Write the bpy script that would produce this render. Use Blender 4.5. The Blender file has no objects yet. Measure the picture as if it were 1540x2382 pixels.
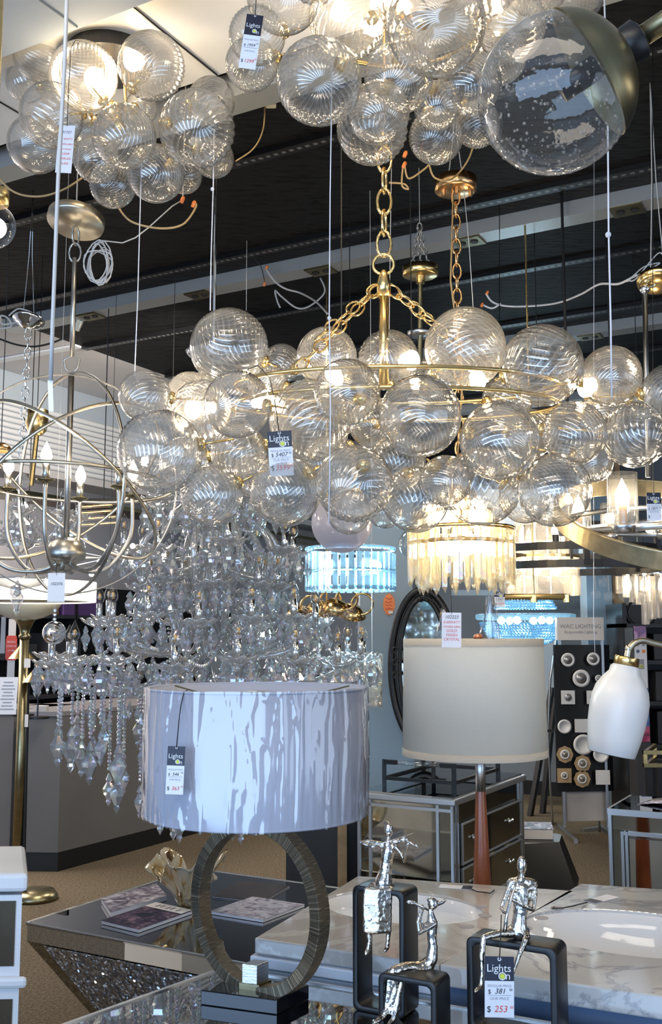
import bpy, math, random
from math import pi, sin, cos, radians, sqrt
from mathutils import Vector, Matrix, Quaternion, Euler, noise
V = Vector
random.seed(7)
SC = bpy.context.scene
COL = SC.collection

# ------------------------------------------------------------------ camera
FPX = 2400.0; CX = 770.0; CY = 1191.0; EYE = 1.5
PITCH = math.atan(289.0/FPX)
cam = bpy.data.cameras.new('camera'); camo = bpy.data.objects.new('camera', cam); COL.objects.link(camo)
cam.sensor_fit = 'HORIZONTAL'; cam.sensor_width = 36.0; cam.lens = FPX/1540.0*36.0
cam.clip_start = 0.05
camo.location = (0, 0, EYE); camo.rotation_euler = (pi/2+PITCH, 0, 0)
SC.camera = camo
SC.view_settings.view_transform = 'Standard'
SC.view_settings.look = 'None'
SC.view_settings.exposure = 0.0
SC.view_settings.gamma = 1.0
cy = SC.cycles
cy.max_bounces = 8; cy.diffuse_bounces = 3; cy.glossy_bounces = 5; cy.transmission_bounces = 6
cy.transparent_max_bounces = 22
cy.sample_clamp_indirect = 4.0; cy.sample_clamp_direct = 40
cy.caustics_reflective = False; cy.caustics_refractive = False
cy.use_adaptive_sampling = True; cy.adaptive_threshold = 0.04
cy.use_denoising = True

# ------------------------------------------------------------------ world and big lights
w = bpy.data.worlds.new('world'); SC.world = w; w.use_nodes = True
wn = w.node_tree.nodes; wl = w.node_tree.links
bg = wn['Background']; bg.inputs[0].default_value = (0.55, 0.70, 1.0, 1); bg.inputs[1].default_value = 0.42

E1 = V((-.872, .489, 0)); E2 = V((.489, .872, 0))          # room axes
def UV(u, v, z=0): return E1*u+E2*v+V((0, 0, z))
def area(name, loc, target, sx, sy, power, col):
    l = bpy.data.lights.new(name, 'AREA'); l.shape = 'RECTANGLE'; l.size = sx; l.size_y = sy
    l.energy = power; l.color = col
    o = bpy.data.objects.new(name, l); COL.objects.link(o); o.location = loc
    o.rotation_euler = (V(target)-V(loc)).to_track_quat('-Z', 'Y').to_euler()
    return o
# daylight through the shop windows behind the camera, and added warm fill lamps without fixtures
area('window_daylight', UV(.5, -2.9, 1.5), UV(.5, 4, 1.5), 7.0, 2.4, 280, (.44, .66, 1.0))
area('side_window_daylight', UV(-4.6, 1.5, 1.5), UV(2, 1.5, 1.4), 4.0, 2.2, 55, (.62, .78, 1.0))
area('fill_area_left', UV(6.6, 4.6, 3.2), UV(6.6, 4.6, 0), 1.2, 3.0, 250, (1, .90, .82))  # unseen fill added to brighten the lilac wall at left
def spot(name, loc, target, power, col, ang=2.4, r=.25):
    l = bpy.data.lights.new(name, 'SPOT'); l.energy = power; l.color = col; l.spot_size = ang; l.spot_blend = .6; l.shadow_soft_size = r
    o = bpy.data.objects.new(name, l); COL.objects.link(o); o.location = loc
    o.rotation_euler = (V(target)-V(loc)).to_track_quat('-Z', 'Y').to_euler()
spot('fill_spot_far', UV(3.0, 8.9, 3.15), UV(2.8, 8.6, 0), 210, (1, .90, .78))  # this and the next four spots: added warm fill, no fixture behind them
spot('fill_spot_aisle', UV(3.4, 6.4, 3.15), UV(3.2, 6.4, 0), 150, (1, .90, .76))
spot('fill_spot_left', UV(3.3, 4.2, 3.0), UV(5.1, 6.4, 1.6), 120, (1, .90, .76))  # added fill aimed at the slatted soffit side
spot('fill_spot_right', UV(-.6, 5.2, 3.1), UV(-.6, 5.6, 0), 120, (1, .90, .76))
spot('fill_spot_mid', UV(2.9, 3.4, 3.1), UV(2.6, 3.9, 0), 80, (1, .90, .76))
area('fill_area_near', UV(.2, .1, 3.1), UV(.2, .6, 0), 2.2, 1.0, 36, (1, .88, .74))  # added warm fill above the camera, out of view
area('fill_area_right', UV(-3.2, 4.6, 3.2), UV(-3.0, 5.0, 0), 1.2, 2.4, 90, (1, .90, .78))  # added warm fill off to the right, out of view

# ------------------------------------------------------------------ pixel helpers (real distances)
def ray(px, py):
    x = (px-CX)/FPX; y = (CY-py)/FPX
    return V((x, cos(PITCH)-y*sin(PITCH), sin(PITCH)+y*cos(PITCH)))
CAM = V((0, 0, EYE))
def P(px, py, d):
    r = ray(px, py); return CAM+r*(d/r.y)
def G(px, py, z=0):
    r = ray(px, py); return CAM+r*((z-EYE)/r.z)
def S(npx, d): return npx*d/FPX           # pixel length at a depth
def cu(px, py, z): return G(px, py, z).dot(E1)
def cv(px, py, z): return G(px, py, z).dot(E2)

# ------------------------------------------------------------------ materials
MATS = {}
def newmat(name):
    m = bpy.data.materials.new(name); m.use_nodes = True; MATS[name] = m
    return m, m.node_tree.nodes, m.node_tree.links, m.node_tree.nodes['Principled BSDF']
def pm(name, col, rough=.5, metal=0., var=0., vscale=8., bump=0., bscale=60., bstretch=None, coat=0., trans=0., sss=0., spec=None, col2=None, bdist=.01):
    m, n, l, b = newmat(name)
    b.inputs['Base Color'].default_value = (*col, 1); b.inputs['Roughness'].default_value = rough
    b.inputs['Metallic'].default_value = metal
    if coat: b.inputs['Coat Weight'].default_value = coat
    if trans: b.inputs['Transmission Weight'].default_value = trans
    if spec is not None: b.inputs['Specular IOR Level'].default_value = spec
    if var or bump or col2:
        tc = n.new('ShaderNodeTexCoord')
    if var or col2:
        t = n.new('ShaderNodeTexNoise'); t.inputs['Scale'].default_value = vscale; t.inputs['Detail'].default_value = 4
        l.new(tc.outputs['Object'], t.inputs['Vector'])
        r = n.new('ShaderNodeValToRGB'); c2 = col2 or tuple(max(0, c*(1-var)) for c in col); c1 = col if col2 else tuple(min(1, c*(1+var)) for c in col)
        r.color_ramp.elements[0].color = (*c2, 1); r.color_ramp.elements[1].color = (*c1, 1)
        r.color_ramp.elements[0].position = .38; r.color_ramp.elements[1].position = .62
        l.new(t.outputs['Fac'], r.inputs[0]); l.new(r.outputs[0], b.inputs['Base Color'])
    if bump:
        t = n.new('ShaderNodeTexNoise'); t.inputs['Scale'].default_value = bscale; t.inputs['Detail'].default_value = 3
        src = tc.outputs['Object']
        if bstretch:
            mp = n.new('ShaderNodeMapping'); mp.inputs['Scale'].default_value = bstretch; l.new(src, mp.inputs[0]); src = mp.outputs[0]
        l.new(src, t.inputs['Vector'])
        bp = n.new('ShaderNodeBump'); bp.inputs['Strength'].default_value = bump; bp.inputs['Distance'].default_value = bdist
        l.new(t.outputs['Fac'], bp.inputs['Height']); l.new(bp.outputs[0], b.inputs['Normal'])
    return m
def emat(name, col, s):
    m, n, l, b = newmat(name); n.remove(b)
    e = n.new('ShaderNodeEmission'); e.inputs[0].default_value = (*col, 1); e.inputs[1].default_value = s
    l.new(e.outputs[0], n['Material Output'].inputs[0]); return m
def gmat(name, tint=(1, 1, 1), ior=1.5, gain=1.4, base=.03, rough=.02, edge=.75, bump=0., bscale=20., hue=0., bkind='noise', bd=.01, gcol=(1, 1, 1), blur=0., diff=0., power=3.2, rib=None):
    """thin wall glass: see-through in the middle, mirror-like at grazing angles"""
    m, n, l, b = newmat(name); n.remove(b); out = n['Material Output']
    fr = n.new('ShaderNodeLayerWeight'); fr.inputs[0].default_value = .5; pw = n.new('ShaderNodeMath'); pw.operation = 'POWER'; pw.inputs[1].default_value = power
    l.new(fr.outputs['Facing'], pw.inputs[0])
    lw = n.new('ShaderNodeLayerWeight'); lw.inputs[0].default_value = .35
    ma = n.new('ShaderNodeMath'); ma.operation = 'MULTIPLY_ADD'; ma.inputs[1].default_value = gain; ma.inputs[2].default_value = base; ma.use_clamp = True
    l.new(pw.outputs[0], ma.inputs[0])
    tr = n.new('ShaderNodeBsdfTransparent'); gl = n.new('ShaderNodeBsdfGlossy'); gl.inputs['Roughness'].default_value = rough
    gl.inputs['Color'].default_value = (*gcol, 1)
    mc = n.new('ShaderNodeMixRGB'); mc.inputs[1].default_value = (*tint, 1); mc.inputs[2].default_value = (*[c*edge for c in tint], 1)
    l.new(lw.outputs['Facing'], mc.inputs[0]); l.new(mc.outputs[0], tr.inputs[0])
    fo_ = ma.outputs[0]
    if rib:
        nr, tw = rib; tc = n.new('ShaderNodeTexCoord'); sx = n.new('ShaderNodeSeparateXYZ'); l.new(tc.outputs['Object'], sx.inputs[0])
        def mth(op, a, b_=None, c_=None):
            q = n.new('ShaderNodeMath'); q.operation = op
            for i, x in enumerate((a, b_, c_)):
                if x is None: continue
                if isinstance(x, (int, float)): q.inputs[i].default_value = x
                else: l.new(x, q.inputs[i])
            return q.outputs[0]
        an = mth('ARCTAN2', sx.outputs[1], sx.outputs[0]); ph = mth('MULTIPLY_ADD', sx.outputs[2], tw, an); cs = mth('COSINE', mth('MULTIPLY', ph, float(nr)))
        rb_ = mth('POWER', mth('MAXIMUM', cs, 0.), 3.); 
        fo_ = mth('ADD', ma.outputs[0], mth('MULTIPLY', rb_, .40)); fo_.node.use_clamp = True
        vl = mth('POWER', mth('MAXIMUM', mth('MULTIPLY', cs, -1.), 0.), 3.); md = n.new('ShaderNodeMixRGB'); md.blend_type = 'MULTIPLY'; l.new(mth('MULTIPLY', vl, .16), md.inputs[0]); l.new(mc.outputs[0], md.inputs[1]); md.inputs[2].default_value = (.35, .34, .32, 1); l.new(md.outputs[0], tr.inputs[0])
    mx = n.new('ShaderNodeMixShader'); l.new(fo_, mx.inputs[0]); l.new(tr.outputs[0], mx.inputs[1]); l.new(gl.outputs[0], mx.inputs[2])
    if bump:
        tc = n.new('ShaderNodeTexCoord')
        if bkind == 'noise': t = n.new('ShaderNodeTexNoise'); ho = t.outputs['Fac']
        else: t = n.new('ShaderNodeTexVoronoi'); ho = t.outputs['Distance']
        t.inputs['Scale'].default_value = bscale; l.new(tc.outputs['Object'], t.inputs['Vector'])
        bp = n.new('ShaderNodeBump'); bp.inputs['Strength'].default_value = bump; bp.inputs['Distance'].default_value = bd
        l.new(ho, bp.inputs['Height'])
        for q in (fr, lw, gl): l.new(bp.outputs[0], q.inputs['Normal'])
    if hue:
        tc = n.new('ShaderNodeTexCoord'); t = n.new('ShaderNodeTexNoise'); t.inputs['Scale'].default_value = 40
        l.new(tc.outputs['Object'], t.inputs['Vector'])
        hs = n.new('ShaderNodeHueSaturation'); hs.inputs['Color'].default_value = (1, 1-hue, 1-hue, 1)
        mm = n.new('ShaderNodeMath'); mm.operation = 'MULTIPLY'; mm.inputs[1].default_value = 2.2; l.new(t.outputs['Fac'], mm.inputs[0])
        l.new(mm.outputs[0], hs.inputs['Hue']); l.new(hs.outputs[0], gl.inputs['Color'])
    last = mx
    if blur:
        rf = n.new('ShaderNodeBsdfRefraction'); rf.inputs['Roughness'].default_value = .14; rf.inputs['IOR'].default_value = 1.14; rf.inputs['Color'].default_value = (*tint, 1)
        m0 = n.new('ShaderNodeMixShader'); m0.inputs[0].default_value = blur; l.new(mx.outputs[0], m0.inputs[1]); l.new(rf.outputs[0], m0.inputs[2]); mx = m0; last = m0
    if diff:
        df = n.new('ShaderNodeBsdfTranslucent'); d2 = n.new('ShaderNodeBsdfDiffuse')
        df.inputs[0].default_value = (*gcol, 1); d2.inputs[0].default_value = (*gcol, 1)
        m1 = n.new('ShaderNodeMixShader'); m1.inputs[0].default_value = .5; l.new(df.outputs[0], m1.inputs[1]); l.new(d2.outputs[0], m1.inputs[2])
        m2 = n.new('ShaderNodeMixShader'); m2.inputs[0].default_value = diff; l.new(mx.outputs[0], m2.inputs[1]); l.new(m1.outputs[0], m2.inputs[2]); last = m2
    l.new(last.outputs[0], out.inputs[0])
    return m

M = {}
RIBS = ((32, .8), (26, -.6), (38, 1.0))
for k_, rb_ in enumerate(RIBS): M['swirl%d' % k_] = gmat('swirled_glass_%s' % 'abc'[k_], (.99, .985, .97), 1.5, 1.0, .06, .085, .96, gcol=(1, .99, .965), diff=.07, blur=.20, power=2.4, rib=rb_)
M['seeded'] = gmat('seeded_glass', (.96, .96, .95), 1.5, .8, .05, .04, .9, bump=.35, bscale=60, bkind='noise', bd=.002, diff=.03)
M['clear'] = gmat('clear_glass', (.97, .97, .97), 1.5, .9, .06, .02, .85)
M['crystal'] = gmat('cut_crystal', (.93, .94, .95), 1.7, .7, .42, .03, .80, hue=.15, diff=.11)
M['crystal_bead'] = gmat('crystal_bead_glass', (.90, .90, .91), 1.7, .5, .48, .05, .80, hue=.16, diff=.15)
M['crystal_arm'] = gmat('crystal_tube_glass', (.88, .89, .90), 1.6, .9, .22, .07, .70, diff=.16)
M['crystal_gold'] = gmat('lit_prism_glass', (1, .95, .82), 1.6, 1.3, .14, .07, .8, hue=.30, gcol=(1, .93, .75), diff=.16)
M['crystal_blue'] = gmat('cool_lit_crystal', (.66, .88, 1), 1.6, 1.3, .22, .12, .6, bump=1., bscale=140, bkind='vor', gcol=(.75, .92, 1), diff=.22)
M['crystal_warm'] = gmat('textured_glass_panel', (.98, .95, .9), 1.5, 1.4, .12, .12, .7, bump=1., bscale=45, bkind='vor', gcol=(1, .97, .92), diff=.22)
M['bead_blue'] = gmat('blue_crystal_bead', (.75, .9, 1), 1.6, .5, .5, .10, .8, gcol=(.55, .82, 1), diff=.18)
M['grey_globe'] = gmat('lilac_glass', (.70, .70, .76), 1.5, .7, .10, .06, .9, gcol=(.74, .74, .84), diff=.5)
M['amber'] = gmat('amber_streak_glass', (.95, .78, .45), 1.5, 1.4, .14, .03, .45, gcol=(1, .93, .8), diff=.08)
M['wrap'] = gmat('plastic_wrap', (.99, .99, 1), 1.5, .9, .10, .07, .97, power=2.4)
M['frosted'] = pm('frosted_white_glass', (.86, .86, .86), .35, 0, trans=0, coat=.2)
M['brass'] = pm('brushed_brass', (.83, .60, .26), .24, 1., var=.06, vscale=40)
M['gold'] = pm('polished_gold', (.95, .66, .28), .18, 1.)
M['copper'] = pm('copper_gold', (.93, .55, .24), .22, 1.)
M['abrass'] = pm('antique_brass', (.30, .26, .15), .32, 1., var=.12, vscale=20)
M['champ'] = pm('champagne_metal', (.62, .56, .44), .34, 1., var=.1, vscale=30)
M['silver'] = pm('aged_silver', (.50, .48, .44), .34, 1., var=.12, vscale=30)
M['chrome'] = pm('chrome', (.86, .88, .90), .07, 1.)
M['brushed'] = pm('brushed_nickel', (.62, .63, .64), .28, 1., bump=.1, bscale=40, bstretch=(1, 1, 14))
M['hammered'] = pm('hammered_silver', (.74, .73, .72), .19, 1., col2=(.50, .42, .32), vscale=14, bump=.35, bscale=50, bdist=.006)
M['blackmet'] = pm('black_iron', (.012, .012, .013), .38, .2)
M['block'] = pm('satin_black_lacquer', (.010, .010, .011), .36, 0., coat=.0, spec=.4)
M['baseblk'] = pm('glossy_black_metal', (.02, .02, .024), .10, .4, coat=.6)
M['mirror'] = pm('mirror_glass', (.80, .82, .81), .015, 1.)
M['dmirror'] = pm('aged_mirror_glass', (.42, .42, .38), .04, 1., var=.1, vscale=6)
M['table_mirror'] = pm('table_mirror_glass', (.52, .53, .53), .012, 1.)
M['alu'] = pm('aluminium_edge', (.62, .63, .64), .30, .9)
M['white'] = pm('white_paint', (.80, .81, .82), .35)
M['whitegloss'] = pm('white_gloss_paint', (.76, .80, .86), .28, bump=.05, bscale=30)
M['ivory'] = pm('ivory_linen', (.82, .75, .62), .85, var=.03, vscale=3, bump=.25, bscale=160, bstretch=(1, 1, 8))
M['trimtape'] = pm('beige_trim_tape', (.52, .46, .37), .8, bump=.2, bscale=200)
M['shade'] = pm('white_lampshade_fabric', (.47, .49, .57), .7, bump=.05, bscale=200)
M['wood'] = pm('cherry_wood', (.30, .085, .03), .30, col2=(.20, .05, .018), vscale=5, coat=.3)
M['oak'] = pm('pine_wood', (.42, .27, .14), .55, var=.15, vscale=10)
M['walnutgrey'] = pm('weathered_brass_wood', (.42, .34, .20), .36, .75, var=.14, vscale=24)
M['paper'] = pm('white_card', (.80, .80, .84), .6)
M['paperw'] = pm('ivory_card', (.78, .74, .71), .6)
M['ink'] = pm('black_ink', (.015, .015, .02), .5)
M['red'] = pm('red_ink', (.72, .08, .05), .5)
M['yellow'] = pm('yellow_green_ink', (.66, .72, .08), .5)
M['whiteink'] = pm('white_ink', (.85, .85, .86), .5)
M['greyink'] = pm('grey_ink', (.33, .33, .36), .5)
M['cardblack'] = pm('black_card', (.012, .014, .03), .4)
M['cream'] = pm('cream_alabaster_glass', (.78, .73, .56), .35, coat=.2)
M['cord'] = pm('clear_grey_cord', (.48, .47, .45), .35)
M['goldcord'] = pm('amber_cord', (.45, .30, .13), .35)
M['whitecord'] = pm('white_cord', (.78, .77, .80), .6)
M['blackcord'] = pm('black_cord', (.01, .01, .01), .5)
M['orange'] = pm('orange_plastic', (.85, .25, .06), .4)
M['counter'] = pm('grey_laminate', (.125, .120, .118), .5, var=.04, vscale=3)
M['countertop'] = pm('counter_top_laminate', (.20, .19, .20), .3)
M['blackbase'] = pm('black_vinyl', (.008, .008, .009), .4)
M['wallgrey'] = pm('blue_grey_paint', (.17, .20, .235), .7)
M['column'] = pm('blue_grey_metal_panel', (.25, .33, .40), .5, var=.03, vscale=2)
M['darkgrey'] = pm('charcoal_panel', (.035, .036, .042), .6)
M['lilac'] = pm('pale_lilac_paint', (.62, .60, .60), .8)
M['box'] = pm('cardboard', (.24, .16, .10), .7, var=.1)
M['boxpurple'] = pm('purple_carton', (.12, .06, .20), .6)
M['boxwhite'] = pm('white_carton', (.50, .49, .50), .6)
M['stripe'] = pm('cool_white_tube_shade', (.8, .8, .8), .5)
M['fab'] = pm('tan_board', (.48, .34, .19), .6)
M['bluebody'] = pm('slate_blue_paint', (.10, .155, .26), .42)
M['basin'] = pm('glazed_white_ceramic', (.80, .78, .75), .08, coat=.5)
M['hole'] = pm('bare_hole_disc', (.36, .33, .33), .5)
M['lens'] = pm('downlight_reflector', (.42, .42, .43), .25, .6)
M['bulb'] = emat('lit_bulb', (1, .78, .50), 170)
M['bulbw'] = emat('lit_candle_bulb', (1, .84, .62), 85)
M['bulbc'] = emat('lit_cool_led', (.55, .84, 1), 110)
M['drumlit'] = emat('lit_drum_shade', (1, .90, .74), 3.2)
M['spark'] = emat('small_lit_bulb', (1, .88, .72), 60)
M['filament'] = emat('glowing_filament', (1, .50, .16), 4)
M['unlit'] = pm('amber_filament', (.55, .34, .12), .3, .4)

def tex_mat(name, build):
    m, n, l, b = newmat(name); build(n, l, b); return m
def N(n, t, **k):
    q = n.new(t)
    for a, v in k.items(): setattr(q, a, v)
    return q
def ramp(n, l, src, stops):
    r = n.new('ShaderNodeValToRGB'); e = r.color_ramp.elements
    while len(e) < len(stops): e.new(.5)
    for i, (p, c) in enumerate(stops): e[i].position = p; e[i].color = (*c, 1)
    l.new(src, r.inputs[0]); return r.outputs[0]
def carpet(n, l, b):
    tc = N(n, 'ShaderNodeTexCoord'); t = N(n, 'ShaderNodeTexNoise'); t.inputs['Scale'].default_value = 75; t.inputs['Detail'].default_value = 6; t.inputs['Roughness'].default_value = .8
    l.new(tc.outputs['Object'], t.inputs['Vector'])
    l.new(ramp(n, l, t.outputs['Fac'], [(.36, (.028, .020, .011)), (.5, (.098, .072, .042)), (.64, (.19, .148, .092))]), b.inputs['Base Color'])
    b.inputs['Roughness'].default_value = .95; bp = N(n, 'ShaderNodeBump'); bp.inputs['Strength'].default_value = .6; bp.inputs['Distance'].default_value = .01
    l.new(t.outputs['Fac'], bp.inputs['Height']); l.new(bp.outputs[0], b.inputs['Normal'])
M['carpet'] = tex_mat('brown_speckled_carpet', carpet)
def blackceil(n, l, b):
    tc = N(n, 'ShaderNodeTexCoord'); mp = N(n, 'ShaderNodeMapping'); mp.inputs['Rotation'].default_value = (0, 0, .5); mp.inputs['Scale'].default_value = (14, 45, 1); l.new(tc.outputs['Object'], mp.inputs[0])
    t = N(n, 'ShaderNodeTexNoise'); t.inputs['Scale'].default_value = 1.; t.inputs['Detail'].default_value = 5; l.new(mp.outputs[0], t.inputs['Vector'])
    l.new(ramp(n, l, t.outputs['Fac'], [(.38, (.001, .001, .001)), (.46, (.008, .008, .009)), (1, (.012, .012, .013))]), b.inputs['Base Color'])
    b.inputs['Roughness'].default_value = .55; bp = N(n, 'ShaderNodeBump'); bp.inputs['Strength'].default_value = .4; bp.inputs['Distance'].default_value = .01
    b.inputs['Specular IOR Level'].default_value = .15
    l.new(t.outputs['Fac'], bp.inputs['Height']); l.new(bp.outputs[0], b.inputs['Normal'])
M['blackceil'] = tex_mat('black_fissured_tile', blackceil)
def railm(n, l, b):
    tc = N(n, 'ShaderNodeTexCoord'); sx = N(n, 'ShaderNodeSeparateXYZ'); l.new(tc.outputs['Object'], sx.inputs[0])
    m1 = N(n, 'ShaderNodeMath', operation='PINGPONG'); m1.inputs[1].default_value = .0165; l.new(sx.outputs[0], m1.inputs[0])
    a = N(n, 'ShaderNodeMath', operation='LESS_THAN'); a.inputs[1].default_value = .0085; l.new(m1.outputs[0], a.inputs[0])
    ab = N(n, 'ShaderNodeMath', operation='ABSOLUTE'); l.new(sx.outputs[1], ab.inputs[0])
    c = N(n, 'ShaderNodeMath', operation='LESS_THAN'); c.inputs[1].default_value = .008; l.new(ab.outputs[0], c.inputs[0])
    mu = N(n, 'ShaderNodeMath', operation='MULTIPLY'); l.new(a.outputs[0], mu.inputs[0]); l.new(c.outputs[0], mu.inputs[1])
    l.new(ramp(n, l, mu.outputs[0], [(.3, (.006, .006, .007)), (.6, (.16, .16, .165))]), b.inputs['Base Color']); b.inputs['Roughness'].default_value = .35
M['rail'] = tex_mat('black_slotted_steel', railm)
def marble(base, vein, sc):
    def f(n, l, b):
        tc = N(n, 'ShaderNodeTexCoord'); t = N(n, 'ShaderNodeTexNoise'); t.inputs['Scale'].default_value = sc; t.inputs['Detail'].default_value = 8; t.inputs['Distortion'].default_value = 1.2; t.inputs['Roughness'].default_value = .6
        l.new(tc.outputs['Object'], t.inputs['Vector'])
        l.new(ramp(n, l, t.outputs['Fac'], [(.36, base), (.47, base), (.505, vein), (.54, base)]), b.inputs['Base Color'])
        b.inputs['Roughness'].default_value = .10; b.inputs['Coat Weight'].default_value = .4
    return f
M['marbleA'] = tex_mat('cream_marble', marble((.50, .45, .40), (.66, .62, .57), 2.2))
M['marbleB'] = tex_mat('grey_veined_marble', marble((.60, .59, .57), (.36, .36, .37), 3.2))
def glit(n, l, b):
    tc = N(n, 'ShaderNodeTexCoord'); t = N(n, 'ShaderNodeTexVoronoi'); t.inputs['Scale'].default_value = 125; l.new(tc.outputs['Object'], t.inputs['Vector'])
    sb = N(n, 'ShaderNodeVectorMath', operation='SUBTRACT'); sb.inputs[1].default_value = (.5, .5, .5); l.new(t.outputs['Color'], sb.inputs[0])
    sc = N(n, 'ShaderNodeVectorMath', operation='SCALE'); sc.inputs['Scale'].default_value = 1.9; l.new(sb.outputs[0], sc.inputs[0])
    ge = N(n, 'ShaderNodeNewGeometry'); ad = N(n, 'ShaderNodeVectorMath', operation='ADD'); l.new(ge.outputs['Normal'], ad.inputs[0]); l.new(sc.outputs[0], ad.inputs[1])
    no = N(n, 'ShaderNodeVectorMath', operation='NORMALIZE'); l.new(ad.outputs[0], no.inputs[0]); l.new(no.outputs[0], b.inputs['Normal'])
    b.inputs['Metallic'].default_value = .7; b.inputs['Roughness'].default_value = .12; l.new(ramp(n, l, t.outputs['Color'], [(.2, (.22, .24, .28)), (.55, (.55, .60, .68)), (.8, (1, 1, 1))]), b.inputs['Base Color'])
M['glitter'] = tex_mat('crushed_crystal', glit)
def slat(n, l, b):
    b.inputs['Base Color'].default_value = (.72, .71, .70, 1); b.inputs['Roughness'].default_value = .5
M['slat'] = tex_mat('white_slat_paint', slat)
def hoop(n, l, b):
    tc = N(n, 'ShaderNodeTexCoord'); t = N(n, 'ShaderNodeTexNoise'); t.inputs['Scale'].default_value = 1.; t.inputs['Detail'].default_value = 3
    # radial brushed lines: noise over the angle
    sx = N(n, 'ShaderNodeSeparateXYZ'); l.new(tc.outputs['Object'], sx.inputs[0])
    at = N(n, 'ShaderNodeMath', operation='ARCTAN2'); l.new(sx.outputs[2], at.inputs[0]); l.new(sx.outputs[0], at.inputs[1])
    mm = N(n, 'ShaderNodeMath', operation='MULTIPLY'); mm.inputs[1].default_value = 150; l.new(at.outputs[0], mm.inputs[0])
    cb = N(n, 'ShaderNodeCombineXYZ'); l.new(mm.outputs[0], cb.inputs[0]); m3 = N(n, 'ShaderNodeMath', operation='MULTIPLY'); m3.inputs[1].default_value = 25; l.new(sx.outputs[1], m3.inputs[0]); l.new(m3.outputs[0], cb.inputs[1])
    l.new(cb.outputs[0], t.inputs['Vector'])
    l.new(ramp(n, l, t.outputs['Fac'], [(.3, (.07, .06, .045)), (.6, (.20, .17, .12)), (.72, (.72, .62, .45))]), b.inputs['Base Color'])
    b.inputs['Metallic'].default_value = .85; b.inputs['Roughness'].default_value = .34
    bp = N(n, 'ShaderNodeBump'); bp.inputs['Strength'].default_value = .9; bp.inputs['Distance'].default_value = .004; l.new(t.outputs['Fac'], bp.inputs['Height']); l.new(bp.outputs[0], b.inputs['Normal'])
M['hoop'] = tex_mat('scratched_bronze', hoop)
def picture(name, cols, scale=9, seed=0.):
    def f(n, l, b):
        tc = N(n, 'ShaderNodeTexCoord'); mp = N(n, 'ShaderNodeMapping'); mp.inputs['Location'].default_value = (seed, seed, 0); l.new(tc.outputs['Object'], mp.inputs[0])
        t = N(n, 'ShaderNodeTexNoise'); t.inputs['Scale'].default_value = scale; t.inputs['Detail'].default_value = 5; t.inputs['Distortion'].default_value = 1.; l.new(mp.outputs[0], t.inputs['Vector'])
        k = len(cols); l.new(ramp(n, l, t.outputs['Fac'], [(.32+.36*i/(k-1), c) for i, c in enumerate(cols)]), b.inputs['Base Color']); b.inputs['Roughness'].default_value = .2
    return tex_mat(name, f)
M['pic1'] = picture('printed_cover_grey', [(.03, .03, .05), (.25, .22, .27), (.6, .58, .62)], 22)
M['pic2'] = picture('printed_cover_mauve', [(.008, .008, .02), (.05, .035, .07), (.24, .15, .20)], 26, 3.)
M['pic3'] = picture('printed_cover_room', [(.16, .12, .16), (.42, .39, .45), (.55, .53, .58)], 24, 5.)
M['pic4'] = picture('printed_cover_dark', [(.03, .027, .03), (.045, .04, .042), (.06, .05, .05)], 5, 7.)
M['pic5'] = picture('printed_concert_photo', [(.10, .03, .16), (.45, .15, .35), (.8, .7, .85)], 12, 2.)
M['pic6'] = picture('printed_blue_photo', [(.01, .03, .15), (.05, .15, .45), (.3, .5, .8)], 12, 9.)
M['pic7'] = picture('printed_red_photo', [(.10, .01, .04), (.42, .03, .10), (.55, .12, .2)], 10, 4.)

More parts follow.
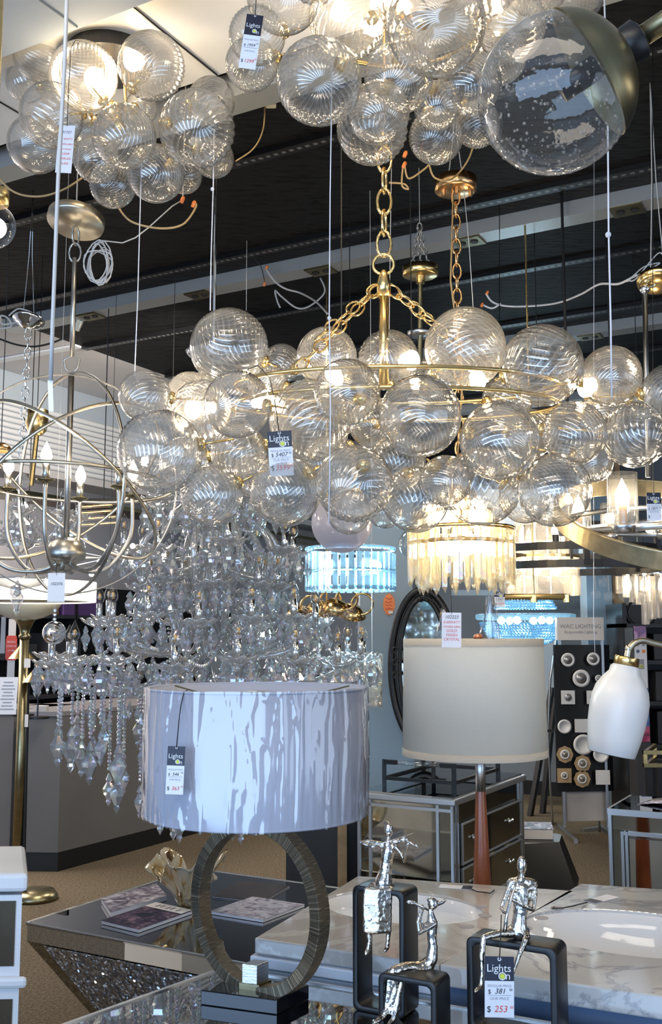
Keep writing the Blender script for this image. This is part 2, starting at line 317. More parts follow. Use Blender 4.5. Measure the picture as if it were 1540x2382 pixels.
# ------------------------------------------------------------------ mesh builder
class MB:
    def __init__(s): s.v = []; s.f = []
    def add(s, vs, fs):
        k = len(s.v); s.v += [V(a) for a in vs]; s.f += [tuple(i+k for i in f) for f in fs]; return s
    def pbox(s, o, a, b, c):               # origin corner + three edge vectors
        o, a, b, c = V(o), V(a), V(b), V(c)
        vs = [o, o+a, o+a+b, o+b, o+c, o+a+c, o+a+b+c, o+b+c]
        return s.add(vs, [(3, 2, 1, 0), (4, 5, 6, 7), (0, 1, 5, 4), (1, 2, 6, 5), (2, 3, 7, 6), (3, 0, 4, 7)])
    def box(s, c, sz, R=None):
        R = R or Matrix.Identity(3); a, b, d = [R @ V(q) for q in ((sz[0], 0, 0), (0, sz[1], 0), (0, 0, sz[2]))]
        return s.pbox(V(c)-(a+b+d)/2, a, b, d)
    def rings(s, rings, closed=False, cap=True):
        k = len(s.v); n = len(rings[0]); m = len(rings)
        for r in rings: s.v += [V(a) for a in r]
        for i in range(m if closed else m-1):
            a = k+i*n; b = k+((i+1) % m)*n
            for j in range(n):
                j2 = (j+1) % n; s.f.append((a+j, a+j2, b+j2, b+j))
        if cap and not closed:
            s.f.append(tuple(range(k+n-1, k-1, -1))); s.f.append(tuple(k+(m-1)*n+j for j in range(n)))
        return s
    def lathe(s, prof, c=(0, 0, 0), ax=(0, 0, 1), n=24, mod=None, cap=False):
        q = V((0, 0, 1)).rotation_difference(V(ax).normalized()); c = V(c); R = []
        for r, z in prof:
            ring = []
            for j in range(n):
                a = 2*pi*j/n; rr, zz = (r, z) if mod is None else mod(r, z, a)
                ring.append(c+q @ V((max(rr, 1e-5)*cos(a), max(rr, 1e-5)*sin(a), zz)))
            R.append(ring)
        return s.rings(R, cap=cap)
    def tube(s, pts, r, n=8, closed=False, flat=None):
        pts = [V(p) for p in pts]; m = len(pts); rs = r if isinstance(r, (list, tuple)) else [r]*m
        R = []; prev = None
        for i in range(m):
            if closed: t = pts[(i+1) % m]-pts[i-1]
            else: t = pts[min(i+1, m-1)]-pts[max(i-1, 0)]
            if t.length < 1e-9: t = V((0, 0, 1))
            t.normalize()
            if prev is None:
                h = V((0, 0, 1)) if abs(t.z) < .9 else V((1, 0, 0)); x = t.cross(h).normalized()
            else:
                x = prev-t*prev.dot(t)
                x = x.normalized() if x.length > 1e-6 else t.orthogonal().normalized()
            prev = x; y = t.cross(x); k1, k2 = (1, 1) if flat is None else flat
            R.append([pts[i]+(x*cos(2*pi*j/n)*k1+y*sin(2*pi*j/n)*k2)*rs[i] for j in range(n)])
        return s.rings(R, closed=closed)
    def sph(s, c, r, n=16, m=10, R=None):
        c = V(c); sc = r if isinstance(r, (list, tuple)) else (r, r, r); R = R or Matrix.Identity(3); rr = []
        for i in range(1, m):
            t = pi*i/m; rr.append([c+R @ V((sc[0]*sin(t)*cos(2*pi*j/n), sc[1]*sin(t)*sin(2*pi*j/n), sc[2]*cos(t))) for j in range(n)])
        k = len(s.v); s.rings(rr, cap=False); a = len(s.v); s.v += [c+R @ V((0, 0, sc[2])), c+R @ V((0, 0, -sc[2]))]
        for j in range(n):
            s.f.append((a, k+j, k+(j+1) % n)); b = k+(m-2)*n; s.f.append((a+1, b+(j+1) % n, b+j))
        return s
    def torus(s, c, R, r, ax=(0, 0, 1), n=48, m=8, sx=1., flat=None, band=None):
        q = V((0, 0, 1)).rotation_difference(V(ax).normalized()); c = V(c); rr = []
        for i in range(n):
            a = 2*pi*i/n; d = V((cos(a)*sx, sin(a), 0)); rad = V((cos(a), sin(a), 0))
            if band:                                # rectangular section: (radial, axial)
                w_, h_ = band; ring = [d*R+rad*x+V((0, 0, z)) for x, z in ((-w_/2, -h_/2), (w_/2, -h_/2), (w_/2, h_/2), (-w_/2, h_/2))]
            else: ring = [d*R+rad*r*cos(2*pi*j/m)+V((0, 0, r*sin(2*pi*j/m))) for j in range(m)]
            rr.append([c+q @ p for p in ring])
        return s.rings(rr, closed=True)
    def poly(s, pts, dz):                    # prism from a plan polygon at its own z, extruded by dz
        pts = [V(p) for p in pts]; n = len(pts); k = len(s.v); s.v += pts+[p+V((0, 0, dz)) for p in pts]
        s.f.append(tuple(k+i for i in range(n))[::-1]); s.f.append(tuple(k+n+i for i in range(n)))
        for i in range(n): s.f.append((k+i, k+(i+1) % n, k+n+(i+1) % n, k+n+i))
        return s
    def chain(s, a, b, L, r, wid=.6, n=12, sag=0.):
        a, b = V(a), V(b); d = (b-a).length; k = max(1, int(d/(L*.78)))
        pp = [a.lerp(b, i/k)-V((0, 0, sag*4*(i/k)*(1-i/k))) for i in range(k+1)]
        for i in range(k):
            p, q = pp[i], pp[i+1]; t = (q-p).normalized(); x = t.cross(V((0, 1, .01))).normalized(); y = t.cross(x)
            e = x if i % 2 == 0 else (y*.9+x*.3).normalized(); mid = (p+q)/2
            s.tube([mid+t*cos(2*pi*j/n)*L/2+e*sin(2*pi*j/n)*L/2*wid for j in range(n)], r, 5, closed=True)
        return s
    def build(s, name, mat, parent=None, smooth=False, world=True, bevel=0., mods=None, subs=0, kind=None):
        vs = s.v
        if parent is not None and world:
            I = wm(parent).inverted(); vs = [I @ p for p in s.v]
        me = bpy.data.meshes.new(name); me.from_pydata([tuple(p) for p in vs], [], s.f)
        me.validate(); me.update()
        if smooth: me.shade_smooth()
        ms = mat if isinstance(mat, (list, tuple)) else [mat]
        for q in ms: me.materials.append(M[q] if isinstance(q, str) else q)
        o = bpy.data.objects.new(name, me); COL.objects.link(o)
        if parent is not None: o.parent = parent
        if bevel:
            b = o.modifiers.new('bevel', 'BEVEL'); b.width = bevel; b.segments = 2; b.limit_method = 'ANGLE'
        if kind: o['kind'] = kind
        return o
def wm(o):
    m = o.matrix_basis.copy()
    while o.parent: o = o.parent; m = o.matrix_basis @ m
    return m
def thing(name, label, cat, loc=(0, 0, 0), rz=0, group=None, rot=None):
    o = bpy.data.objects.new(name, None); COL.objects.link(o); o.empty_display_size = .05
    o.location = loc; o.rotation_euler = rot or (0, 0, rz); o['label'] = label; o['category'] = cat
    if group: o['group'] = group
    return o
def tag(o, label, cat, group=None, kind=None):
    o['label'] = label; o['category'] = cat
    if group: o['group'] = group
    if kind: o['kind'] = kind
    return o
def struct(name, mb, mat, smooth=False): o = mb.build(name, mat, None, smooth); o['kind'] = 'structure'; return o
def inst(src, parent, mat4, name=None):
    c = src.copy(); c.parent = parent; c.matrix_basis = mat4; COL.objects.link(c)
    if name: c.name = name
    return c
def qmat(loc, zdir=(0, 0, 1), sc=1., spin=0.):
    q = V((0, 0, 1)).rotation_difference(V(zdir).normalized()) @ Quaternion((0, 0, 1), spin)
    return Matrix.Translation(V(loc)) @ q.to_matrix().to_4x4() @ Matrix.Scale(sc, 4)
def smooth(pp, n=5):
    pp = [V(p) for p in pp]; sm = []
    for i in range(len(pp)-1):
        p0, p1, p2, p3 = pp[max(i-1, 0)], pp[i], pp[i+1], pp[min(i+2, len(pp)-1)]
        for j in range(n): s_ = j/n; sm.append(.5*((2*p1)+(-p0+p2)*s_+(2*p0-5*p1+4*p2-p3)*s_**2+(-p0+3*p1-3*p2+p3)*s_**3))
    return sm+[pp[-1]]
def text_mb(mb, body, size, org, X, Y, align='CENTER', shear=0.):
    cu_ = bpy.data.curves.new('t', 'FONT'); cu_.body = body; cu_.size = size; cu_.align_x = align; cu_.shear = shear; cu_.extrude = 0; cu_.resolution_u = 3
    ob = bpy.data.objects.new('t', cu_); COL.objects.link(ob)
    me = ob.to_mesh(); X, Y, org = V(X), V(Y), V(org)
    mb.add([org+X*v.co.x+Y*v.co.y for v in me.vertices], [tuple(p.vertices) for p in me.polygons])
    ob.to_mesh_clear(); bpy.data.objects.remove(ob); bpy.data.curves.remove(cu_)

# ================================================================== THE ROOM
U0, U1, V0, V1 = -5.2, 7.4, -3.2, 9.76
def uvbox(u0, u1, v0, v1, z0, z1): return MB().pbox(UV(u0, v0, z0), E1*(u1-u0), E2*(v1-v0), (0, 0, z1-z0))
struct('floor', uvbox(U0, U1, V0, V1, -.05, 0), 'carpet')
struct('ceiling', uvbox(U0, 4.31, 2.42, V1, 3.25, 3.32), 'blackceil')
struct('ceiling', uvbox(4.31, U1, 2.42, V1, 3.25, 3.32), 'lilac')
struct('ceiling', uvbox(U0, U1, 1.98, 2.42, 3.2, 3.32), 'white')
cb = pm('blue_grey_daylight_tint', (.46, .52, .58), .7); M['ceilb'] = cb  # blue of daylight put into the ceiling colour; also the blue-grey soffit band
struct('ceiling', uvbox(U0, U1, V0, 1.98, 3.16, 3.30), 'ceilb')
for i, u in enumerate((1.05, 1.75, 2.45, 3.15)):
    struct('trim_%d' % (i+1), uvbox(u, u+.003, 1.985, 2.415, 3.195, 3.201), 'blackmet')
for i, (u, a) in enumerate(((1.9, 1), (2.5, 1), (3.1, 1))):
    struct('trim_%d' % (i+5), uvbox(u, u+.004, .2, 1.97, 3.155, 3.161), 'wallgrey')
struct('wall_left', uvbox(U1, U1+.1, V0, V1, 0, 3.3), 'lilac')
struct('wall_far', uvbox(U0, U1+.1, V1, V1+.1, 0, 3.3), 'wallgrey')
struct('wall_right', uvbox(U0-.1, U0, V0+4.2, V1, 0, 3.3), 'wallgrey')
struct('baseboard_far', uvbox(U0, U1, V1-.02, V1, 0, .13), 'blackbase')
# storefront glazing frames behind the camera
mb = MB()
for u in range(-5, 8, 2): mb.pbox(UV(u, V0, 0), E1*.08, E2*.08, (0, 0, 3.2))
mb.pbox(UV(U0, V0, 0), E1*(U1-U0), E2*.08, (0, 0, .35)); mb.pbox(UV(U0, V0, 2.55), E1*(U1-U0), E2*.08, (0, 0, .65)); mb.pbox(UV(U0, V0, 1.9), E1*(U1-U0), E2*.06, (0, 0, .05))
struct('window_1', mb, 'darkgrey')
mb = MB()
for v in (-3.1, -1.2, .8): mb.pbox(UV(U0, v, 0), E1*.08, E2*.08, (0, 0, 3.2))
struct('window_2', mb, 'darkgrey')
# box beams (wiring trunks) with outlets
def beam(i, vn, vf, z, m): return struct('trim_%d' % i, uvbox(U0, 4.31 if i > 10 else U1, vn, vf, z, 3.26), m)
bm_ = pm('grey_enamel_trunking', (.42, .44, .44), .30, .4); M['beam'] = bm_
beam(10, 2.50, 2.60, 3.17, 'beam'); beam(11, 3.96, 4.07, 3.19, 'beam'); beam(12, 5.635, 5.745, 3.19, 'beam'); beam(13, 7.2, 7.31, 3.19, 'beam')
# slotted angle rails
for i, v in enumerate((3.0, 3.785, 4.6, 5.405, 6.3, 7.0)):
    mb = MB(); L = 9.4; mb.box((0, 0, 0), (L, .05, .012)); mb.box((0, .026, .012), (L, .004, .035))
    o = mb.build('trim_%d' % (i+20), 'rail', None); o['kind'] = 'structure'
    o.location = UV(4.3-L/2, v, 3.236); o.rotation_euler = (0, 0, math.atan2(E1.y, E1.x)); 
mb = MB(); mb.box((0, 0, 0), (3, .06, .012)); o = mb.build('trim_30', 'white', None); o['kind'] = 'structure'; o.location = UV(5.8, 4.55, 3.24); o.rotation_euler = (0, 0, math.atan2(E1.y, E1.x))
# soffit above the counter: plain band and white slats
US = 5.15
struct('wall_soffit', uvbox(US, US+.1, 3.6, V1, 2.62, 3.25), 'ceilb')
mb = MB()
for k in range(11):
    z = 2.66+k*.038; mb.tube([UV(US-.004, 3.6, z), UV(US-.004, V1, z)], .017, 8)
struct('trim_31', mb, 'slat', True)
struct('trim_32', uvbox(US-.05, US+.25, 3.6, V1, 2.58, 2.63), 'lilac')
struct('trim_33', uvbox(US-.02, US+.3, 3.6, V1, 2.44, 2.47), 'abrass')

# outlets on the beams
def outlet(u, v, z, lab, rz=0):
    t = thing('ceiling_outlet', lab, 'outlet', UV(u, v, z), math.atan2(E1.y, E1.x), 'double outlets on the ceiling trunking')
    MB().box((0, 0, -.004), (.125, .10, .008)).build('cover_plate', 'abrass', t, world=False)
    for s_ in (-1, 1):
        m = MB(); m.lathe([(0, 0), (.017, 0), (.017, -.003), (0, -.003)], (s_*.028, 0, -.009), n=16); m.build('socket', 'ink', t, world=False)
for px, py, vv, lab in ((188, 726, 4.015, 'brown double outlet plate at the left end of the long grey ceiling beam'), (455, 680, 4.015, 'brown double outlet on the long grey ceiling beam left of the middle'), (745, 628, 4.015, 'brown outlet plate with two cream plugs on the long grey ceiling beam'),
                       (1095, 566, 4.015, 'brown outlet plate with an orange nut behind the gold chain'), (1465, 495, 4.015, 'brown double outlet at the right end of the long grey ceiling beam'), (1370, 780, 5.69, 'brown double outlet on the farther grey ceiling beam')):
    g = G(px, py, 3.19); outlet(g.dot(E1), vv, 3.19, lab)

# column, panels and posts
c0 = UV(2.62, 5.05)
def wpx(px, d): return P(px, 1480, d)
mb = MB(); a = V((P(838, 1480, 5.35).x, 5.35, 0)); 
mb.pbox(a, V((.27, -.03, 0)), V((.12, .30, 0)), (0, 0, 2.2)); struct('column_1', mb, 'column')
mb = MB(); mb.pbox(a+V((-.012, .0, 0)), V((.012, -.002, 0)), V((.1, .3, 0)), (0, 0, 2.18)); struct('trim_40', mb, 'brushed')
t = thing('display_panel', 'tall charcoal panel with pine post standing left of the blue-grey column', 'panel', (P(668, 1480, 5.5).x, 5.5, 0))
x0 = P(668, 1480, 5.5).x; x1 = P(785, 1480, 5.5).x; x2 = P(806, 1480, 5.5).x; x3 = P(832, 1480, 5.5).x
MB().pbox((x0, 5.5, 0), (x1-x0, 0, 0), (0, .08, 0), (0, 0, 1.3)).build('panel', 'darkgrey', t)
MB().pbox((x1, 5.48, 0), (x2-x1, 0, 0), (0, .08, 0), (0, 0, 1.3)).build('post', 'oak', t)
MB().pbox((x2, 5.5, 0), (x3-x2, 0, 0), (0, .08, 0), (0, 0, 1.3)).build('side_board', 'blackbase', t)
# right-hand blue-grey pillar with tan edge far behind
struct('column_2', MB().pbox((P(1368, 1480, 9.0).x, 9.0, 0), (.22, 0, 0), (0, .25, 0), (0, 0, 3.25)), 'column')
struct('column_3', MB().pbox((P(1428, 1480, 9.02).x, 9.02, 0), (.10, 0, 0), (0, .25, 0), (0, 0, 3.25)), 'oak')
mb = MB(); x = P(1290, 1480, 9.3).x
mb.pbox((x-.9, 9.45, 1.87), (2.6, -.0, 0), (0, .05, 0), (0, 0, .05)); mb.pbox((x-.9, 9.45, 2.35), (2.6, 0, 0), (0, .05, 0), (0, 0, .5))
struct('trim_41', mb, 'wallgrey')
struct('trim_42', MB().pbox((P(1262, 1480, 9.4).x-.1, 9.4, .78), (.22, 0, 0), (0, .1, 0), (0, 0, .68)), 'boxwhite')

# service counter
A0, A1, A2 = G(30, 2026), G(138, 2029), G(138, 2029)
u_f = 4.88; vA = 5.11
pl = [G(40, 2027), UV(u_f, vA), UV(u_f, 8.6), UV(u_f+.65, 8.6), UV(u_f+.65, vA+.3), G(40, 2027)+E2*.5+E1*.3]
t = thing('service_counter', 'long grey laminate counter with black kickboard in front of the shelves', 'counter', tuple(UV(u_f+.3, 6.5)))
def inset(pp, k): c = sum(pp, V())/len(pp); return [c+(p-c)*k for p in pp]
MB().poly([p+V((0, 0, .12)) for p in pl], .86).build('body', 'counter', t)
MB().poly(inset(pl, .995), .12).build('kickboard', 'blackbase', t)
MB().poly([p+V((0, 0, .98)) for p in inset(pl, 1.012)], .035).build('worktop', 'countertop', t, bevel=.004)
gl = [G(-160, 2010), G(20, 2015), G(20, 2015)+E2*.6, G(-160, 2010)+E2*.6]
t = thing('service_counter', 'short grey counter piece left of the tall brass floor lamp pole', 'counter', tuple(gl[0]))
MB().poly(gl, .98).build('body', 'counter', t); MB().poly([p+V((0, 0, .98)) for p in inset(gl, 1.03)], .035).build('worktop', 'countertop', t)

# shelving behind the counter
def shelving(u, v0, v1, zs, depth, lab, H):
    t = thing('shelving_unit', lab, 'shelf', tuple(UV(u, (v0+v1)/2, 0)))
    MB().pbox(UV(u+depth, v0), E1*.02, E2*(v1-v0), (0, 0, H)).build('back_panel', 'blackbase', t)
    for z in zs: MB().pbox(UV(u, v0, z), E1*depth, E2*(v1-v0), (0, 0, .03)).build('shelf', 'darkgrey', t)
    for v in (v0, (v0+v1)/2, v1-.03): MB().pbox(UV(u, v, 0), E1*depth, E2*.03, (0, 0, H)).build('upright', 'blackbase', t)
shelving(6.75, 4.7, V1-.05, (.6, .95, 1.3, 1.66), .4, 'dark shelving unit stacked with cartons behind the long grey counter', 1.98)
rb = random.Random(3)
names = ['brown carton', 'white carton', 'purple carton', 'tan carton']
spots_ = [(5.0, .34, 1.69, .24, 'box', 'plain brown carton at the left end of the upper shelf behind the torchiere'), (5.40, .30, 1.69, .26, 'boxwhite', 'off-white carton on the upper shelf beside the brown one'), (5.76, .36, 1.69, .2, 'box', 'low brown carton on the upper shelf above the crystal ball'),
 (6.2, .42, 1.69, .24, 'boxwhite', 'wide white carton on the upper shelf behind the crystal candles'), (6.7, .3, 1.69, .2, 'box', 'small brown carton right of the wide white carton on the upper shelf'), (7.06, .5, 1.69, .22, 'boxpurple', 'purple carton at the right end of the upper shelf'),
 (5.05, .5, 1.33, .26, 'boxwhite', 'white carton on the second shelf behind the cone lamp'), (5.65, .4, 1.33, .22, 'boxwhite', 'pale carton on the second shelf right of the cone lamp'), (6.3, .45, 1.33, .1, 'darkgrey', 'flat charcoal box on the second shelf'), (6.9, .4, 1.33, .2, 'darkgrey', 'charcoal box on the second shelf behind the crystal arms')]
for v, w_, z, h, m, lab in spots_:
    mb = MB(); mb.pbox(UV(6.76, v, z), E1*.3, E2*w_, (0, 0, h)); o = mb.build('storage_box', m, None, bevel=.004); tag(o, lab, 'box', 'cartons on the shelves behind the counter')
for k in range(4):
    o = MB().pbox(UV(6.76, 5.3, .985+k*.075), E1*.3, E2*.5, (0, 0, .066)).build('paint_tray', 'darkgrey', None, bevel=.003)
    tag(o, ['bottom', 'second lowest', 'second highest', 'top'][k]+' flat dark box of the stack behind the cone lamp', 'box', 'flat dark boxes stacked on the low shelf')
# papers, posters on and behind the counter at the left
def card(name, lab, cat, px0, py0, px1, py1, d, m, txt=(), group=None, th=.004, rz=0, lean=0):
    a, b = P(px0, py1, d), P(px1, py0, d); w_, h = b.x-a.x, b.z-a.z
    t = thing(name, lab, cat, (a.x+w_/2, d, a.z), rz, group, rot=(lean, 0, rz))
    MB().box((0, 0, h/2), (w_, th, h)).build('board', m, t, world=False)
    for body, sz, cx_, cy_, mm in txt:
        mb = MB(); text_mb(mb, body, sz*h, (w_*cx_, -th/2-.0012, h*cy_), (1, 0, 0), (0, 0, 1)); mb.build('lettering', mm, t, world=False)
    return t, w_, h
card('poster', 'white framed notice behind the torchiere pole, topmost at the left edge', 'poster', 0, 1435, 14, 1520, 6.4, 'boxwhite')
t, w_, h = card('review_sticker_poster', 'white board carrying a red rounded review sticker at the left edge', 'poster', 15, 1440, 38, 1600, 6.6, 'paperw')
mb = MB(); cx_ = 0; pts = [(-.03, -.07), (.03, -.07), (.036, -.05), (.036, .06), (.03, .085), (-.03, .085), (-.036, .06), (-.036, -.05)]
k = [V((x, -.006, h*.56+z)) for x, z in pts]; mb.add(k, [tuple(range(8))]); mb.build('sticker', 'red', t, world=False)
for j, s_ in enumerate(('PEOPLE', 'LOVE US', 'on yelp')):
    mb = MB(); text_mb(mb, s_, .016, (0, -.0075, h*.56+.04-.026*j), (1, 0, 0), (0, 0, 1)); mb.build('lettering', 'whiteink', t, world=False)
t, w_, h = card('counter_notice', 'white price sheet with lines of black print standing on the counter at the left edge', 'notice', -6, 1575, 40, 1662, 6.0, 'paper', lean=-.1)
mb = MB()
for j in range(9): mb.box((0, -.0032, h*(.86-.09*j)), (w_*(.5+.25*((j*7) % 3)/2), .0008, .006))
mb.build('printed_lines', 'greyink', t, world=False)
card('counter_notice', 'narrow leaning white card behind the brass torchiere pole', 'notice', 40, 1560, 66, 1660, 6.2, 'paper', lean=-.1)
card('price_card', 'small white price card hanging below the upper cone lamp', 'price card', 56, 1532, 71, 1553, 6.1, 'paperw')
card('price_card', 'narrow pinkish price card hanging at the counter edge by the torchiere', 'price card', 57, 1662, 66, 1691, 5.9, 'paperw')
a = P(97, 1648, 6.7); o = MB().box(a, (.075, .06, .035)).build('business_card_box', 'boxwhite', None); tag(o, 'small white box lying on the long grey counter near its corner', 'box')

# ================================================================== FURNITURE
# mirrored coffee table with crushed-crystal inverted pyramid
ZT = .50
A = G(60, 2146, ZT); B = A-E1*1.12; Bq = A+E2*.98; Cq = B+E2*.98
t = thing('coffee_table', 'mirrored coffee table with tapering glittering crushed-crystal sides', 'coffee table', tuple((A+Cq)/2-V((0, 0, ZT))))
top = [A, B, Cq, Bq]; cen = sum(top, V())/4
MB().poly([p+V((0, 0, -.008)) for p in top], .008).build('tabletop', 'table_mirror', t)
band = [cen+(p-cen)*.992 for p in top]
MB().poly([p+V((0, 0, -.062)) for p in band], .054).build('mirrored_apron', 'mirror', t)
lo = [V((cen.x, cen.y, 0))+(V((p.x, p.y, 0))-V((cen.x, cen.y, 0)))*.48 for p in top]; hi = [p+V((0, 0, -.062)) for p in band]
mb = MB(); mb.add(lo+hi, [(3, 2, 1, 0), (4, 5, 6, 7)]+[(i, (i+1) % 4, 4+(i+1) % 4, 4+i) for i in range(4)]); mb.build('mirrored_body', 'dmirror', t)
for i in range(4):
    q = [hi[i], hi[(i+1) % 4], lo[(i+1) % 4], lo[i]]; c = sum(q, V())/4
    nrm = (q[1]-q[0]).cross(q[3]-q[0]).normalized(); nrm = nrm if nrm.dot(c-cen) > 0 else -nrm
    e = (q[1]-q[0]).normalized(); q2 = [q[0]+e*.085-V((0, 0, .004)), q[1]-e*.085-V((0, 0, .004)), q[2]-e*.05, q[3]+e*.05]
    mb = MB(); a = [p+nrm*.001 for p in q2]; b_ = [p+nrm*.006 for p in q2]; mb.add(a+b_, [(3, 2, 1, 0), (4, 5, 6, 7)]+[(k_, (k_+1) % 4, 4+(k_+1) % 4, 4+k_) for k_ in range(4)])
    mb.build('crushed_crystal_panel', 'glitter', t)
mb = MB()
for i in range(4): mb.tube([top[i], top[(i+1) % 4]], .003, 6)
mb.build('metal_edging', 'alu', t)
# magazines: three corner pixels on the table top, thickness
def mag(pa, pb, pc, th, cov, lab, rough=None, under=None):
    a, b_, c = [G(*p, ZT) for p in (pa, pb, pc)]; d = a+c-b_
    z = V((0, 0, .0015)); t = thing('magazine', lab, 'magazine', tuple((a+c)/2)); r = [p+z for p in (a, b_, c, d)]; cc = sum(r, V())/4
    MB().poly(r, th-.001).build('pages', 'paper', t)
    o = MB().poly([cc+(p-cc)*1.01+V((0, 0, th-.001)) for p in r], .0014).build('cover', cov, t)
    return t, [p+V((0, 0, th+.0012)) for p in r]
mag((236, 2102), (362, 2067), (388, 2096), .018, 'pic1', 'thick magazine with grey cover at the far left of the coffee table')
t, r = mag((236, 2150), (322, 2171), (447, 2127), .012, 'pic2', 'magazine with mauve and dark cover lying nearest the front of the coffee table')
e_ = V((0, 0, .0006)); c_, d_ = r[2], r[3]; b2, a2_ = c_.lerp(r[1], .22), d_.lerp(r[0], .22)
MB().poly([c_+e_, d_+e_, a2_+e_, b2+e_], .0004).build('cover_band', 'paperw', t)
mb = MB()
for k in range(5): p = c_.lerp(d_, .22+.14*k); q = b2.lerp(a2_, .22+.14*k); mb.tube([p.lerp(q, .3)+V((0, 0, .0013)), p.lerp(q, .5)+V((.006*(-1)**k, 0, .0013)), p.lerp(q, .75)+V((0, 0, .0013))], .0012, 5)
mb.build('masthead', 'ink', t)
mag((493, 2088), (610, 2102), (674, 2064), .004, 'pic4', 'dark brown brochure with a faint pink line seen through the ring lamp')
t, r = mag((488, 2127), (612, 2147), (708, 2111), .010, 'pic3', 'magazine with pale interior photo cover beside the marble vanity')
# ruffled glass bowl
bc = G(436, 2106, ZT); t = thing('glass_bowl', 'amber and brown streaked ruffled glass bowl standing on the coffee table', 'bowl', tuple(bc))
def ruf(r, z, a):
    k = max(0, (z-.03)/.12); return r*(1+.16*k*sin(6*a)+.07*k*sin(13*a+1)), z+.028*k*sin(6*a+1.2)+.022*k*sin(3*a)+.01*k*sin(11*a)
mb = MB(); mb.lathe([(.0, .003), (.035, .003), (.045, .02), (.062, .06), (.085, .10), (.112, .135), (.128, .150), (.131, .154), (.127, .156), (.108, .141), (.080, .104), (.056, .064), (.038, .03), (0, .015)], tuple(bc), n=72, mod=ruf)
def ambermat(n, l, b):
    tc = N(n, 'ShaderNodeTexCoord'); mp = N(n, 'ShaderNodeMapping'); mp.inputs['Scale'].default_value = (14, 14, 5); mp.inputs['Rotation'].default_value = (0, .4, .3); l.new(tc.outputs['Object'], mp.inputs[0])
    t = N(n, 'ShaderNodeTexNoise'); t.inputs['Scale'].default_value = 1.; t.inputs['Detail'].default_value = 2; t.inputs['Distortion'].default_value = 1.5; l.new(mp.outputs[0], t.inputs['Vector'])
    c = ramp(n, l, t.outputs['Fac'], [(.34, (.16, .07, .02)), (.40, (.80, .52, .20)), (.48, (1, .88, .62)), (.7, (1, .96, .86))])
    l.new(c, b.inputs['Base Color']); b.inputs['Roughness'].default_value = .03; b.inputs['Transmission Weight'].default_value = .68; b.inputs['IOR'].default_value = 1.2; b.inputs['Coat Weight'].default_value = 1
M['amberbowl'] = tex_mat('amber_streaked_glass', ambermat)
mb.build('bowl', 'amberbowl', t, True)

# foreground mirrored console table
ZF = .74
K0, K1, K2, K3 = G(165, 2382, ZF), G(500, 2262, ZF), G(545, 2258, ZF), G(985, 2333, ZF)
dL = (K1-K0).normalized(); dR = (K3-K2).normalized()
pl = [K0-dL*.9, K1, K2, K2+dR*2.2, K2+dR*2.2-dL*1.2]
t = thing('console_table', 'mirror-topped console table in the foreground carrying the ring lamp and figurines', 'table', tuple((K2-dL*.5+dR*.4)-V((0, 0, ZF))))
MB().poly([p-V((0, 0, .012)) for p in pl], .012).build('mirrored_top', 'table_mirror', t)
mb = MB()
for a, b_ in ((pl[0], pl[1]), (pl[1], pl[2]), (pl[2], pl[3])):
    d = (b_-a).normalized(); nn = d.cross(V((0, 0, 1))); mb.pbox(a-V((0, 0, .03))-nn*.000, b_-a, -nn*.009, (0, 0, .033))
mb.build('metal_edging', 'alu', t)
cc = sum(pl, V())/5; MB().poly([V((p.x, p.y, ZF-.2)) for p in [cc+(p-cc)*.97 for p in pl]], .18).build('mirrored_apron', 'mirror', t)
for p in pl: q = cc+(p-cc)*.94; MB().pbox((q.x-.025, q.y-.025, 0), (.05, 0, 0), (0, .05, 0), (0, 0, ZF-.19)).build('leg', 'mirror', t)

# marble vanity units
ZV = .80
def plate(corners, z0, z1, ec, ex, ey, mat, t, holes=None):
    """slab with an elliptical opening"""
    n = 64; mb = MB(); cs = [V((p.x, p.y, 0)) for p in corners]
    def edge(dirv):
        best = None
        for i in range(4):
            a, b_ = cs[i], cs[(i+1) % 4]; d = b_-a; den = dirv.x*d.y-dirv.y*d.x
            if abs(den) < 1e-9: continue
            w_ = a-ec; s_ = (w_.x*d.y-w_.y*d.x)/den; u_ = (w_.x*dirv.y-w_.y*dirv.x)/den
            if s_ > 0 and -1e-6 <= u_ <= 1+1e-6 and (best is None or s_ < best): best = s_
        return ec+dirv*best
    angs = sorted([2*pi*i/n for i in range(n)]+[math.atan2((c-ec).dot(ey.normalized())/1, (c-ec).dot(ex.normalized())) % (2*pi) for c in cs])
    inn, outr = [], []
    for a in angs:
        d = ex.normalized()*cos(a)+ey.normalized()*sin(a); L = 1/sqrt((cos(a)/ex.length)**2+(sin(a)/ey.length)**2)
        inn.append(ec+d*L); outr.append(edge(d))
    lv = lambda pp, z: [V((p.x, p.y, z)) for p in pp]
    mb.rings([lv(inn, z0), lv(inn, z1), lv(outr, z1), lv(outr, z0)], closed=True); return mb
